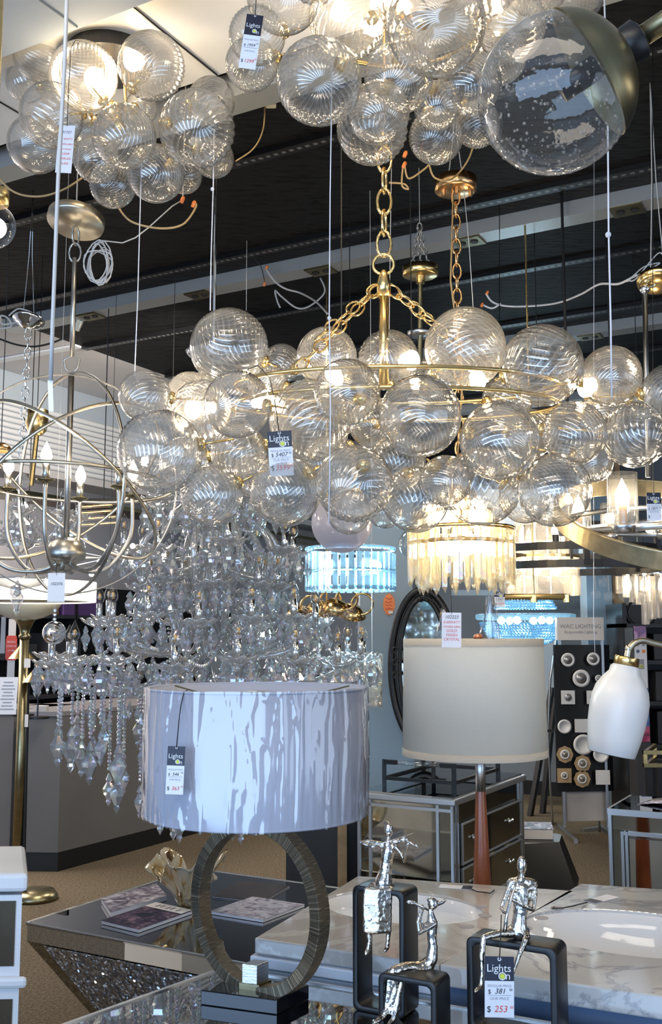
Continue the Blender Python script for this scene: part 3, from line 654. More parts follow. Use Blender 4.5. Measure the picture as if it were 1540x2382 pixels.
def vanity(label, corners, ec, rx, ry, topm, bodym, th, ov=.02):
    ex = (corners[3]-corners[0]).normalized(); ey = V((-ex.y, ex.x, 0)); ec = V((ec.x, ec.y, 0)); cen = sum(corners, V())/4
    t = thing('vanity_unit', label, 'vanity', (cen.x, cen.y, 0))
    plate(corners, ZV-th, ZV, ec, ex*rx, ey*ry, topm, t).build('marble_top', topm, t, bevel=.004)
    q = Matrix((ex, ey, V((0, 0, 1)))).transposed(); mb = MB(); R = []
    for r_, z in ((1.03, -.001), (.985, -.004), (.93, -.04), (.8, -.09), (.55, -.13), (.25, -.142), (.001, -.143)):
        R.append([V((ec.x, ec.y, ZV-.004+z))+q @ V((cos(2*pi*j/48)*rx*r_, sin(2*pi*j/48)*ry*r_, 0)) for j in range(48)])
    mb.rings(R, cap=False); mb.build('basin', 'basin', t, True)
    c2 = [V((cen.x, cen.y, 0))+(V((p.x, p.y, 0))-V((cen.x, cen.y, 0)))*.965 for p in corners]
    plate(c2, 0, ZV-th-.001, ec, ex*(rx+.015), ey*(ry+.015), bodym, t).build('cabinet', bodym, t)
    return t, c2, ex, ey
vA_ = [G(592, 2182, ZV), G(832, 2037, ZV), G(1338, 2072, ZV), G(1020, 2243, ZV)]
corn = [vA_[0], vA_[3], vA_[2], vA_[1]]
corn = [vA_[0], vA_[1], vA_[2], vA_[3]]
vt, c2, ex, ey = vanity('white vanity with cream marble top and oval basin behind the two left figurines', corn, G(935, 2108, ZV), .215, .155, 'marbleA', 'whitegloss', .035)
n0 = V((ex.y, -ex.x, 0))
mb = MB()   # stepped mouldings along front and left side
for (z, o_, h_) in ((ZV-.062, .018, .024), (ZV-.09, .008, .022), (ZV-.10, .004, .006), (.40, .004, .01)):
    cc = sum(c2, V())/4; mb.poly([V((p.x, p.y, z))+(p-cc).normalized()*o_*1.5 for p in c2], h_)
mb.build('cornice_moulding', 'whitegloss', vt, bevel=.003)
fl, fr_ = c2[0], c2[3]; L = (fr_-fl).length
def scroll(x, z, s_, fl_=1):
    pts = []
    for k in range(26):
        a = k*.26; r = .052*s_*(1-k/30); pts.append(fl+ex*(x+fl_*r*cos(a)*1.2)+n0*.004+V((0, 0, z+r*sin(a))))
    return pts
for x, z, s_, f_ in ((.14, ZV-.17, .7, 1), (.36, ZV-.17, 1.25, -1), (.60, ZV-.17, 1.25, 1), (.82, ZV-.17, .8, -1)):
    mb = MB(); mb.tube(scroll(x, z, s_, f_), [.006*(1-.6*i/26)+.001 for i in range(26)], 8); mb.build('carved_scroll', 'whitegloss', vt, True)
vB_ = [G(1023, 2243, ZV), G(1350, 2055, ZV), G(1350, 2055, ZV)+(G(1540, 2068, ZV)-G(1350, 2055, ZV))*3.2, G(1023, 2243, ZV)+(G(1540, 2318, ZV)-G(1023, 2243, ZV))*1.9]
vt2, c3, ex2, ey2 = vanity('slate blue vanity with grey-veined marble top and oval basin behind the right figurine', vB_, G(1478, 2168, ZV), .27, .19, 'marbleB', 'bluebody', .045)
for vt_, pts in ((vt, ((1128, 2130), (1086, 2156), (1120, 2108))), (vt2, ((1260, 2136), (1222, 2160), (1296, 2112)))):
    for p in pts:
        c = G(*p, ZV); MB().lathe([(0, 0), (.017, 0), (.017, .0012), (0, .0012)], (c.x, c.y, ZV+.0002), n=24).build('tap_hole', 'hole', vt_)
# price cards with black strings lying on the marble
def flatcard(pa, pb, wid, z, lab, sp):
    a, b_ = G(*pa, z), G(*pb, z); d = (b_-a); n_ = V((-d.y, d.x, 0)).normalized()*wid
    t = thing('price_tag', lab, 'price tag', tuple(a)); MB().poly([a+V((0, 0, .001)), b_+V((0, 0, .001)), b_+n_+V((0, 0, .001)), a+n_+V((0, 0, .001))], .001).build('card', 'paper', t)
    MB().poly([a+d*.7+V((0, 0, .002)), b_+V((0, 0, .002)), b_+n_+V((0, 0, .002)), a+d*.7+n_+V((0, 0, .002))], .0006).build('black_end', 'cardblack', t)
    MB().tube([G(px, py, z+.003+(.004 if i % 2 else 0)) for i, (px, py) in enumerate(sp)], .0016, 6).build('string', 'blackcord', t)
flatcard((1020, 2066), (1096, 2071), .04, ZV, 'white price tag lying on the cream marble top near the wooden lamp', ((1096, 2068), (1110, 2074), (1128, 2076), (1140, 2078), (1150, 2070)))
flatcard((1412, 2082), (1357, 2096), .04, ZV, 'white price tag lying on the grey-veined marble top behind the right basin', ((1366, 2099), (1350, 2103), (1330, 2108), (1310, 2112), (1284, 2113), (1290, 2109)))

# mirrored dresser (chest) with tray
def mirrored_box(lab, name, cat, F, du, dv, H, drawers, edge='alu', face='dmirror'):
    """F: near corner on floor; du, dv: edge vectors (drawers are on the dv side)"""
    cen = F+(du+dv)/2; t = thing(name, lab, cat, (cen.x, cen.y, 0)); e = .012
    MB().poly([F, F+dv, F+dv+du, F+du], H-.03).build('body', face, t)
    o = .018; fu, fv = du.normalized(), dv.normalized()
    MB().poly([p+V((0, 0, H-.03)) for p in (F-fu*o-fv*o, F+dv+fv*o-fu*o, F+dv+du+fu*o+fv*o, F+du+fu*o-fv*o)], .026).build('top_moulding', edge, t, bevel=.006)
    MB().poly([p+V((0, 0, H-.004)) for p in (F, F+dv, F+dv+du, F+du)], .006).build('mirror_top', 'table_mirror', t)
    mb = MB()
    def strip(a, b_, out, wdt=.012):
        d = (b_-a).normalized(); s_ = d.cross(out).normalized()*wdt/2; mb.pbox(a-s_, b_-a, s_*2, out*.006)
    fo = -fu; so = -fv    # outward of the drawer face / of the side face
    for k in (.0, .055, .995, .94):
        strip(F+dv*k+fo*.0, F+dv*k+V((0, 0, H-.03)), fo)
    for k in (.0, .15, .87, .995): strip(F+du*k, F+du*k+V((0, 0, H-.03)), so)
    for z in (H-.05, .06): strip(F+du*.0+V((0, 0, z)), F+du+V((0, 0, z)), so)
    mb.build('edge_strips', edge, t)
    n = drawers; h = (H-.16)/n
    for k in range(n):
        z0 = .07+k*h; a = F+dv*.075+fo*.001+V((0, 0, z0)); w_ = dv*.85
        dr = MB().pbox(a, w_, fo*.012, (0, 0, h-.02)).build('drawer', face, t)
        mb = MB(); q = fo*.013
        for s0, s1 in ((a, a+w_), (a+V((0, 0, h-.02)), a+w_+V((0, 0, h-.02))), (a, a+V((0, 0, h-.02))), (a+w_, a+w_+V((0, 0, h-.02)))): mb.tube([s0+q, s1+q], .006, 4)
        mb.build('drawer_frame', edge, dr)
        for f_ in (.18, .78):
            c = a+w_*f_+fo*.02+V((0, 0, h*.5)); mb = MB(); mb.sph(c+fv*.02, .008, 10, 8); mb.sph(c-fv*.02, .008, 10, 8); mb.tube([c-fv*.03, c+fv*.03], .003, 6); mb.tube([c-fo*.02, c+fo*.004], .003, 6)
            mb.build('handle', 'chrome', dr, True)
    return t
HD = .86
F = G(1052, 1857, HD); F = V((F.x, F.y, 0)); du = E1*.40; dv = E2*.86
mirrored_box('mirrored four-drawer chest with silver edging below the ivory drum shade', 'mirrored_chest', 'chest of drawers', F, dv*0+E1*.42, E2*.84, HD, 4)
# swap: drawers belong on the right-hand face (along E2), handled by the argument order above
# black tray frame with clear handles on the chest
tc_ = F+E1*.21+E2*.40; tz = HD+.002
t = thing('serving_tray', 'black metal tray with clear bar handles on the mirrored chest', 'tray', (tc_.x, tc_.y, tz))
a = tc_-E1*.16-E2*.26+V((0, 0, tz+.03)); du_, dv_ = E1*.32, E2*.52
mb = MB()
for p, d in ((a, du_), (a+dv_, du_), (a, dv_), (a+du_, dv_)): n_ = V((-d.y, d.x, 0)).normalized()*.012; mb.pbox(p-n_/2, d, n_, (0, 0, .014))
mb.build('rim', 'blackmet', t)
for p in (a, a+du_, a+dv_, a+du_+dv_):
    MB().pbox(p-V((.009, .009, .03)), (.018, 0, 0), (0, .018, 0), (0, 0, .115)).build('corner_post', 'blackmet', t)
MB().pbox(a+V((0, 0, .002)), du_, dv_, (0, 0, .004)).build('mirror_plate', 'table_mirror', t)
for p in (a, a+dv_):
    MB().tube([p+V((0, 0, .075)), p+du_+V((0, 0, .075))], .009, 8).build('clear_handle', 'clear', t, True)
for p in (a, a+du_, a+dv_, a+du_+dv_):
    s_ = 1 if (p-tc_).dot(E1) < 0 else -1
    MB().pbox(p+V((0, 0, .066))-E2*.009, E1*.06*s_, E2*.018, (0, 0, .018)).build('handle_clamp', 'blackmet', t)
# right mirrored desk
F = G(1418, 1882, .78); F = V((F.x, F.y, 0)); 
dd1 = (G(1540, 1891, .78)-G(1418, 1882, .78)); dd1.z = 0; dd1.normalize(); dd2 = (G(1480, 1845, .78)-G(1418, 1882, .78)); dd2.z = 0; dd2.normalize()
H = .78
t = thing('mirrored_desk', 'silver-edged mirrored desk at the right edge holding an open brochure', 'desk', tuple(F+dd1*.4+dd2*.2))
MB().poly([F, F+dd1*.9, F+dd1*.9+dd2*.42, F+dd2*.42], H-.02).build('body', 'dmirror', t)
MB().poly([p+V((0, 0, H-.006)) for p in (F, F+dd1*.9, F+dd1*.9+dd2*.42, F+dd2*.42)], .008).build('mirror_top', 'table_mirror', t)
mb = MB(); nf = -V((-dd1.y, dd1.x, 0)); 
if nf.y > 0: nf = -nf
for z0, z1, xa, xb in ((H-.022, H+.003, -.005, .9), (H-.10, H-.085, .045, .9), (H-.34, H-.325, .06, .9), (H-.36, H-.35, .06, .9)): mb.pbox(F+dd1*xa+V((0, 0, z0)), dd1*(xb-xa), nf*.012, (0, 0, z1-z0))
for xa, wd in ((-.005, .014), (.045, .012), (.062, .012)): mb.pbox(F+dd1*xa, dd1*wd, nf*.014, (0, 0, H-.02 if xa < .04 else H-.085))
mb.pbox(F+V((0, 0, H-.02)), dd2*.42, -dd1*.01, (0, 0, .023)); mb.build('edge_strips', 'alu', t)
MB().pbox(F+dd1*.08+nf*.002+V((0, 0, H-.32)), dd1*.8, nf*.014, (0, 0, .21)).build('drawer', 'mirror', t)
a = G(1482, 1873, H); t = thing('brochure', 'open glossy brochure lying on the mirrored desk at the right edge', 'brochure', tuple(a))
mb = MB()
for k in range(7):
    x = k/6; mb.v += [a+dd1*x*.26+V((0, 0, .004+.014*sin(pi*x)))-dd2*.0, a+dd1*(x*.26+.03)+dd2*.2+V((0, 0, .004+.014*sin(pi*x)))]
mb.f = [(2*k, 2*k+2, 2*k+3, 2*k+1) for k in range(6)]; o = mb.build('pages', 'pic1', t, True); so_ = o.modifiers.new('s', 'SOLIDIFY'); so_.thickness = .003
# gold and black stool frame at right edge behind desk
t = thing('etagere', 'open gold-framed side table with dark legs at the right edge behind the desk', 'side table', (P(1530, 1480, 5.6).x, 5.6, 0))
mb = MB(); a = P(1497, 1755, 5.6); a2 = P(1497, 1785, 5.6)
for z in (a.z, a2.z):
    mb.pbox((a.x, 5.6, z), (.5, -.05, 0), (0, .02, 0), (0, 0, .02)); mb.pbox((a.x, 5.6, z), (.16, .35, 0), (.02, 0, 0), (0, 0, .02))
for dx, dy in ((0, 0), (.16, .35), (.3, -.03)): mb.pbox((a.x+dx, 5.6+dy, a2.z), (.02, 0, 0), (0, .02, 0), (0, 0, a.z-a2.z+.02))
mb.build('gold_frame', 'brass', t)
for dx, dy in ((.02, .02), (.18, .35), (.32, 0)): MB().pbox((a.x+dx, 5.6+dy, 0), (.03, 0, 0), (0, .03, 0), (0, 0, a2.z)).build('leg', 'blackbase', t)
# white chest at the left edge
ZL = .86
c = G(66, 2032, ZL); F = V((c.x, c.y, 0)); t = thing('white_chest', 'white framed chest with dark glass panels cut by the left edge', 'chest', tuple(F+E1*.4))
a1 = -V((1, .06, 0)).normalized(); a2 = V((-.30, .95, 0)).normalized()
MB().poly([p+V((0, 0, ZL-.05)) for p in (F, F+a1*.8, F+a1*.8+a2*.4, F+a2*.4)], .05).build('top', 'white', t, bevel=.012)
F2 = F+a1*.014+a2*.02
MB().poly([F2, F2+a1*.7, F2+a1*.7+a2*.34, F2+a2*.34], ZL-.06).build('carcass', 'white', t)
MB().poly([p+V((0, 0, ZL-.30)) for p in (F2-a1*.02-a2*.02, F2+a1*.72-a2*.02, F2+a1*.72, F2-a1*.02)], .03).build('rail_moulding', 'white', t, bevel=.01)
fn = V((-a1.y, a1.x, 0)); fn = fn if fn.y < 0 else -fn
for z0, z1 in ((ZL-.245, ZL-.075), (.06, ZL-.33)): MB().pbox(F2+a1*.016+fn*.003+V((0, 0, z0)), a1*.6, -fn*.01, (0, 0, z1-z0)).build('glass_panel', 'dmirror', t)
# black hexagonal side table with a book
c = P(1215, 1960, 5.4); cz = 0.0; hc = V((P(1212, 1480, 5.35).x, 5.35, 0))
t = thing('hexagonal_side_table', 'black faceted hexagonal side table right of the mirrored chest', 'side table', tuple(hc))
R = []
for z, r in ((0, .17), (.28, .29), (.50, .20)):
    R.append([hc+V((r*cos(2*pi*j/6+.25), r*sin(2*pi*j/6+.25), z)) for j in range(6)])
MB().rings(R).build('body', 'blackmet', t)
a = hc+V((-.2, -.06, .502)); o = MB().pbox(a, (.32, -.03, 0), (.03, .2, 0), (0, 0, .045)).build('book_pages', 'paperw', None)
bt = thing('book', 'thick white book lying on the black hexagonal side table', 'book', tuple(a)); o.parent = bt; o.matrix_parent_inverse = wm(bt).inverted()
MB().pbox(a+V((0, 0, .0455)), (.325, -.03, 0), (.03, .202, 0), (0, 0, .003)).build('cover', 'pic1', bt)

# WAC display stand
D = 8.1
a, b_ = P(1288, 1500, D), P(1432, 1842, D); t = thing('downlight_display', 'freestanding black display board of recessed downlights under a lighting maker sign', 'display', ((a.x+b_.x)/2, D, 0))
MB().pbox((a.x, D, b_.z), (b_.x-a.x, .05, 0), (0, .03, 0), (0, 0, a.z-b_.z)).build('board', 'blackbase', t)
a, b_ = P(1294, 1436, D), P(1404, 1489, D); sg = MB().pbox((a.x, D-.02, b_.z), (b_.x-a.x, .0, 0), (0, .08, 0), (0, 0, a.z-b_.z)).build('sign', 'paperw', t)
mb = MB(); w_ = b_.x-a.x; text_mb(mb, 'WAC LIGHTING', w_*.122, (a.x+w_/2, D-.0215, b_.z+.52*(a.z-b_.z)), (1, 0, 0), (0, 0, 1)); text_mb(mb, 'Responsible Lighting', w_*.085, (a.x+w_/2, D-.0215, b_.z+.30*(a.z-b_.z)), (1, 0, 0), (0, 0, 1)); mb.build('lettering', 'greyink', sg)
a, b_ = P(1313, 1838, D), P(1418, 1912, D); MB().pbox((a.x, D+.03, b_.z), (b_.x-a.x, .03, 0), (0, .02, 0), (0, 0, a.z-b_.z)).build('lower_panel', 'boxwhite', t)
mb = MB()
for px in (1303, 1402):
    p = P(px, 1492, D); mb.pbox((p.x-.01, D+.01, .05), (.02, 0, 0), (0, .03, 0), (0, 0, P(px, 1488, D).z-.05)); mb.pbox((p.x-.015, D-.35, .0), (.03, 0, 0), (0, .6, 0), (0, 0, .03))
mb.build('stand_frame', 'brushed', t)
def downl(px, py, r, kind='round', back=None):
    c = P(px, py, D-.01); rr = S(r, D); yy = -.012
    if back == 'oct': MB().lathe([(0, 0), (rr*1.75, 0), (rr*1.75, .004), (0, .004)], c, (0, -1, 0), 8).build('backing_board', 'fab', t)
    if back == 'sq': MB().box(c, (rr*4, .006, rr*4)).build('backing_board', 'fab', t)
    if kind == 'round':
        o = MB().lathe([(0, 0), (rr, 0), (rr, .008), (rr*.8, .012), (rr*.62, .008)], c, (0, -1, 0), 28).build('downlight_trim', 'white', t, True)
        MB().lathe([(0, 0), (rr*.62, 0), (rr*.60, .009), (rr*.34, .002), (rr*.3, .008), (0, .010)], c+V((0, -.0, 0)), (0, -1, 0), 20).build('reflector', 'lens', o, True)
    elif kind == 'disc': MB().lathe([(0, 0), (rr, 0), (rr, .008), (rr*.72, .010), (rr*.70, .007), (0, .007)], c, (0, -1, 0), 28).build('flat_downlight', 'white', t, True)
    else:
        o = MB().box(c+V((0, -.004, 0)), (rr*2, .012, rr*2)).build('square_trim', 'white', t)
        if kind == 'sqr': MB().lathe([(0, 0), (rr*.6, 0), (rr*.4, .01), (0, .012)], c+V((0, -.008, 0)), (0, -1, 0), 20).build('reflector', 'lens', o, True)
for a_ in ((1321, 1535, 16), (1380, 1533, 15), (1352, 1578, 20), (1392, 1578, 8), (1321, 1622, 15.5, 'sqr'), (1380, 1622, 15, 'sqr'), (1313, 1690, 16, 'disc'), (1352, 1688, 15, 'sq'), (1357, 1732, 23, 'disc'), (1398, 1755, 18, 'disc'),
           (1314, 1755, 11, 'round', 'oct'), (1355, 1776, 11, 'round', 'oct'), (1354, 1812, 11, 'round', 'oct'), (1313, 1804, 8, 'round', 'sq'), (1402, 1808, 16, 'sq')): downl(*a_)
# black leaning ladder frame left of the board
t = thing('easel', 'black leaning easel frame between the ivory shade and the display board', 'easel', (P(1240, 1480, 7.4).x, 7.4, 0))
for p0, p1, dz in (((1233, 1898), (1284, 1600), 0), ((1262, 1898), (1292, 1600), .3)):
    a = G(p0[0], p0[1]+dz*-20, 0); b_ = P(p1[0], p1[1], a.y+.1); MB().tube([a, b_], .028, 4).build('leg', 'blackbase', t)
MB().tube([P(1268, 1700, 7.45), P(1290, 1700, 7.75)], .012, 6).build('crossbar', 'blackbase', t)
# tall sample display banner at right
D = 7.2
a, b_ = P(1472, 1460, D), P(1518, 1850, D); t = thing('led_display_tower', 'tall narrow display with colour photos and control icons at the right edge', 'display', ((a.x+b_.x)/2, D, 0)); w_ = b_.x-a.x
MB().pbox((a.x, D, 0), (w_, 0, 0), (0, .2, 0), (0, 0, a.z)).build('tower', 'darkgrey', t)
def pane(y0, y1, m, nm='picture', x0=.06, x1=.94, off=.004):
    z0, z1 = P(1490, y1, D).z, P(1490, y0, D).z; return MB().pbox((a.x+w_*x0, D-off, z0), (w_*(x1-x0), 0, 0), (0, off, 0), (0, 0, z1-z0)).build(nm, m, t)
pane(1462, 1488, 'cardblack', 'header'); pane(1486, 1690, 'paper', 'white_panel'); pane(1457, 1487, 'pic5', off=.006); pane(1600, 1660, 'pic6', off=.007, x0=.2); pane(1690, 1725, 'pic7', off=.007); pane(1660, 1690, 'pic6', off=.006)
zc = P(1490, 1515, D).z
for f_, z_, m in ((.3, 1499, 'greyink'), (.72, 1499, 'greyink'), (.3, 1515, 'bluebody'), (.72, 1515, 'orange')): MB().lathe([(0, 0), (w_*.13, 0), (w_*.13, .002), (0, .002)], (a.x+w_*f_, D-.004, P(1490, z_, D).z), (0, -1, 0), 20).build('icon', m, t)
MB().pbox((a.x+w_*.3, D-.006, P(1490, 1556, D).z), (w_*.42, 0, 0), (0, .002, 0), (0, 0, S(22, D))).build('icon', 'greyink', t)
MB().torus((a.x+w_*.51, D-.008, P(1490, 1550, D).z), w_*.11, w_*.035, (0, 1, 0), 20, 6).build('icon', 'yellow', t)
# dark shelf racks at the far right
t = thing('shelving_unit', 'black shelving rack of dark cartons at the right edge', 'shelf', (P(1560, 1480, 7.6).x, 7.6, 0))
x0 = P(1445, 1480, 7.9).x
MB().pbox((x0, 8.3, 0), (1.8, 0, 0), (0, .02, 0), (0, 0, 1.75)).build('back_panel', 'blackbase', t)
for py in (1460, 1545, 1640, 1740): z = P(1500, py, 7.9).z; MB().pbox((x0, 7.85, z), (1.8, 0, 0), (0, .45, 0), (0, 0, .03)).build('shelf', 'blackmet', t)
for x in (x0, x0+.9): MB().pbox((x, 7.85, 0), (.03, 0, 0), (0, .45, 0), (0, 0, 1.75)).build('upright', 'blackmet', t)
for i, (px, py, w_, h, m, lab) in enumerate(((1450, 1488, .17, .17, 'boxpurple', 'purple printed carton on the right-hand rack left of the display tower'), (1520, 1542, .25, .2, 'blackbase', 'black carton on the right-hand rack right of the display tower'), (1522, 1636, .3, .22, 'darkgrey', 'charcoal carton on a middle shelf of the right-hand rack'), (1522, 1736, .3, .24, 'blackbase', 'black carton low on the right-hand rack'))):
    z = P(1500, [1460, 1545, 1640, 1740][i], 7.9).z+.031
    if i == 0: z = P(1500, 1545, 7.9).z+.031
    x = P(px, 1480, 7.88).x; o = MB().pbox((x, 7.88, z), (w_, 0, 0), (0, .3, 0), (0, 0, h)).build('storage_box', m, None, bevel=.004); tag(o, lab, 'box')
c = P(1490, 1425, 7.9); o = MB().torus(c, .105, .014, (.2, 1, 0), 40, 8).build('round_frame', 'blackmet', None, True); tag(o, 'round black ring frame leaning on top of the right-hand rack', 'frame')

# oval iron mirror
D = 5.15; c = P(985, 1552, D); t = thing('oval_mirror', 'tall oval mirror in a black iron scroll frame leaning behind the ivory shade', 'mirror', (c.x, c.y, 0), rot=(0, 0, 0))
rx, rz_ = S(76, D), S(178, D)
def oval(k, dy=0): return [c+V((rx*k*cos(2*pi*j/72)*.97, rx*k*cos(2*pi*j/72)*-.25+dy, rz_*(1-(1-k)*.45)*sin(2*pi*j/72))) for j in range(72)]
for k, r, nm in ((1., .017, 'outer_frame'), (.86, .007, 'middle_rail'), (.74, .011, 'inner_frame')): MB().tube(oval(k), r, 8, closed=True).build(nm, 'blackmet', t, True)
mb = MB(); rr = oval(.74, .004); mb.add(rr+[p+V((0, .01, 0)) for p in rr], [tuple(range(72)), tuple(range(143, 71, -1))]); mb.build('mirror_glass', 'dmirror', t)
mb = MB()
for s_ in (-1, 1):
    for k in range(2):
        cx_ = c+V((s_*.022, -.02, rz_*.93-.02+k*0)); mb.tube([cx_+V((s_*.018*cos(a*.5)*(1-a/16), 0, .028*sin(a*.5)*(1-a/16))) for a in range(14)], .004, 6)
for k in range(3): cx_ = c+V((-rx*.87, -.02, .03-.06*k+.05)); mb.tube([cx_+V((.02*cos(a*.5)*(1-a/16), 0, .024*sin(a*.5)*(1-a/16))) for a in range(14)], .005, 6)
mb.build('scrollwork', 'blackmet', t, True)
MB().tube([c+V((0, .05, -rz_)), V((c.x, c.y+.1, 0))], .012, 6).build('stand', 'blackmet', t)
# orange starburst sale sticker on the column
D = 5.33; c = P(905, 1406, D); c.y = 5.335; mb = MB(); pts = []
for k in range(32): a = 2*pi*k/32; q = 1 if k % 2 else .84; pts.append(c+V((S(15, D)*q*cos(a)*(1.0), -.006, S(27, D)*q*sin(a)))) 
mb.add(pts+[p+V((0, .003, 0)) for p in pts], [tuple(range(32)), tuple(range(63, 31, -1))]+[(k, (k+1) % 32, 32+(k+1) % 32, 32+k) for k in range(32)])
t = thing('sale_sticker', 'orange starburst sticker with handwriting on the blue-grey column', 'sticker', tuple(c)); mb.build('starburst', 'orange', t)
mb = MB()
for k in range(4): mb.tube([c+V((-.018+.009*j, -.0085, .03-.017*k+.005*sin(j*2.4+k))) for j in range(5)], .0014, 5)
mb.build('handwriting', 'red', t)
MB().box(c+V((.008, -.008, -.04)), (.022, .002, .014)).build('price_label', 'paper', t)

# ================================================================== LIGHT FIXTURES
# ---- shared meshes
def me_of(mb, name, mat, smooth=True):
    me = bpy.data.meshes.new(name); me.from_pydata([tuple(p) for p in mb.v], [], mb.f); me.update()
    if smooth: me.shade_smooth()
    me.materials.append(M[mat] if isinstance(mat, str) else mat); return me
def put(me, name, parent, m4, label=None):
    o = bpy.data.objects.new(name, me); COL.objects.link(o); o.parent = parent; o.matrix_basis = m4
    if label: o['label'] = label
    return o
def swirl_mesh(n, amp, tw, name, mat_, sq=1.):
    nu, nv = n*6, 44; mb = MB(); R = []
    for i in range(1, nv):
        t = pi*i/nv; ring = []
        for j in range(nu):
            a = 2*pi*j/nu; f = 1+amp*(1-.25*cos(2*t))*(cos(n*(a+tw*cos(t)))+.25*cos(2*n*(a+tw*cos(t))))*min(1, sin(t)*4)
            ring.append(V((sin(t)*cos(a)*f, sin(t)*sin(a)*f, cos(t)*sq*(1-.02*max(0, 1-sin(t)*6)))))
        R.append(ring)
    mb.rings(R, cap=True); return me_of(mb, name, mat_)
SW = [swirl_mesh(32, .013, .8, 'swirl_a', 'swirl0'), swirl_mesh(26, .017, -.6, 'swirl_b', 'swirl1'), swirl_mesh(38, .010, 1.0, 'swirl_c', 'swirl2')]
def flame(r, h): return [(r*.35, 0), (r*.8, h*.1), (r, h*.3), (r*.92, h*.45), (r*.6, h*.66), (r*.26, h*.84), (r*.07, h*.97), (0, h)]
ME_FL_LIT = me_of(MB().lathe(flame(.0165, .062), n=14), 'bulb_lit', 'bulbw')
ME_FL = me_of(MB().lathe(flame(.017, .064), n=14), 'bulb_clear', 'clear')
ME_FIL = me_of(MB().lathe([(0, .012), (.005, .012), (.006, .03), (0, .034)], n=8), 'filament', 'unlit')
ME_BALL = me_of(MB().sph((0, 0, 0), 1, 16, 12), 'round_bulb', 'bulb')

def globe_cluster(t, cen, D0, globes, rng, stem='brass'):
    """globes: (px, py, radius px, depth offset); the pole of each points outward"""
    fr = MB()
    for i, (px, py, r, dz) in enumerate(globes):
        d = D0+dz; c = P(px, py, d); R = S(r, d); out = (c-cen)
        z = V((out.x*.7, -.75*out.length, out.z*.8-.25*out.length)).normalized()
        z = (z+V((rng.uniform(-.55, .55), rng.uniform(-.3, .3), rng.uniform(-.55, .4)))).normalized()
        g = put(SW[i % 3], 'glass_globe', t, wm(t).inverted() @ qmat(c, z, R, rng.uniform(0, 6)))
        b = c-out.normalized()*R*.98 if out.length > R else c
        st = MB(); st.tube([cen+out*.70, b], .003, 6); st.lathe([(0, 0), (.014, 0), (.018, .012), (0, .016)], b-out.normalized()*.01, out, 12)
        st.build('stem', stem, g_parent(t), True)
def g_parent(t): return t

def lit(t, px, py, d, r=.02, power=None, mat=None):
    c = P(px, py, d); o = MB().sph(c, (r, r, r*1.25), 16, 10).build('bulb', mat or 'bulb', t, True)
    return o
rng = random.Random(11)
# ---- main bubble chandelier
DM = 2.5
cen = P(905, 960, DM+.12)
t = thing('bubble_chandelier', 'large brass chandelier of swirled clear glass globes hanging by a gold chain across the middle', 'chandelier', tuple(cen))
main = [(533, 808, 93, .12), (337, 922, 62, .0), (372, 1050, 100, -.1), (442, 922, 58, .12), (470, 955, 72, .02), (552, 940, 80, -.12), (622, 890, 48, .2), (655, 845, 46, .34), (760, 830, 72, .16), (808, 912, 78, -.12), (903, 838, 72, .18),
 (977, 968, 97, -.18), (1082, 810, 97, .05), (1262, 850, 96, .0), (1422, 875, 72, .02), (1562, 912, 68, .0), (722, 978, 97, -.02), (1162, 1025, 94, -.12), (1335, 1008, 76, -.05), (1478, 1012, 77, -.02), (1290, 1140, 86, -.04),
 (1380, 1075, 48, .12), (1120, 1132, 92, .1), (1036, 1118, 60, -.1), (966, 1162, 78, .0), (824, 1126, 90, -.16), (664, 1142, 84, -.08), (492, 1152, 72, -.06), (556, 1052, 66, .06), (872, 985, 62, .15), (925, 1075, 66, .14), (1222, 1158, 60, .12),
 (812, 1192, 52, .06), (770, 1080, 66, .18), (596, 1105, 54, .2), (1000, 880, 50, .34), (1400, 960, 52, .22), (1180, 930, 60, .3), (430, 1075, 60, .2), (1230, 1010, 60, .26), (895, 1190, 40, .2), (1505, 930, 46, .24)]
globe_cluster(t, cen, DM, main, rng)
for b_ in ((448, 952), (620, 930), (775, 868), (958, 838), (1112, 886), (1362, 902)): lit(t, b_[0], b_[1], DM+.1, .021)
# frame: oval hoops, hub and rod
fr = MB(); hub = P(893, 800, DM+.12)
for z_, k in ((0, 1), (-.05, 1)):
    cc = cen+V((.02, 0, .07+z_)); fr.tube([cc+V((.42*k*cos(a*.13), .2*k*sin(a*.13), 0)) for a in range(48)], .0055, 6, closed=True)
fr.build('oval_hoops', 'brass', t, True)
rt, rb_ = P(893, 680, DM+.12), P(893, 900, DM+.12)
MB().tube([rt, rb_], S(12, DM), 14).build('stem_rod', 'brass', t, True)
MB().lathe([(0, 0), (S(17, DM), 0), (S(18, DM), .035), (S(14, DM), .055), (S(8, DM), .07), (0, .075)], P(893, 690, DM+.12), n=20).build('hub', 'brass', t, True)
MB().torus(P(892, 615, DM+.12), S(26, DM), S(4, DM), (.1, 1, 0), 32, 8).build('ring', 'brass', t, True)
MB().chain(P(893, 592, DM+.12), P(895, 300, DM+.12)+V((0, .0, 0)), .072, .0045, .52).build('chain', 'gold', t, True)
tp = P(895, 300, DM+.12); MB().tube([tp, V((tp.x, tp.y, 3.24))], .003, 6).build('cord', 'goldcord', t); MB().lathe([(0, 0), (.05, 0), (.05, .02), (0, .02)], (tp.x, tp.y, 3.228), n=20).build('canopy', 'brass', t)
for a, b_ in (((880, 665), (735, 790)), ((884, 668), (690, 860)), ((900, 665), (1005, 745)), ((905, 668), (1065, 800))):
    MB().chain(P(a[0], a[1], DM+.12), P(b_[0], b_[1], DM+(.0 if a[0] < 890 else .22)), .05, .003, .55).build('chain', 'gold', t, True)

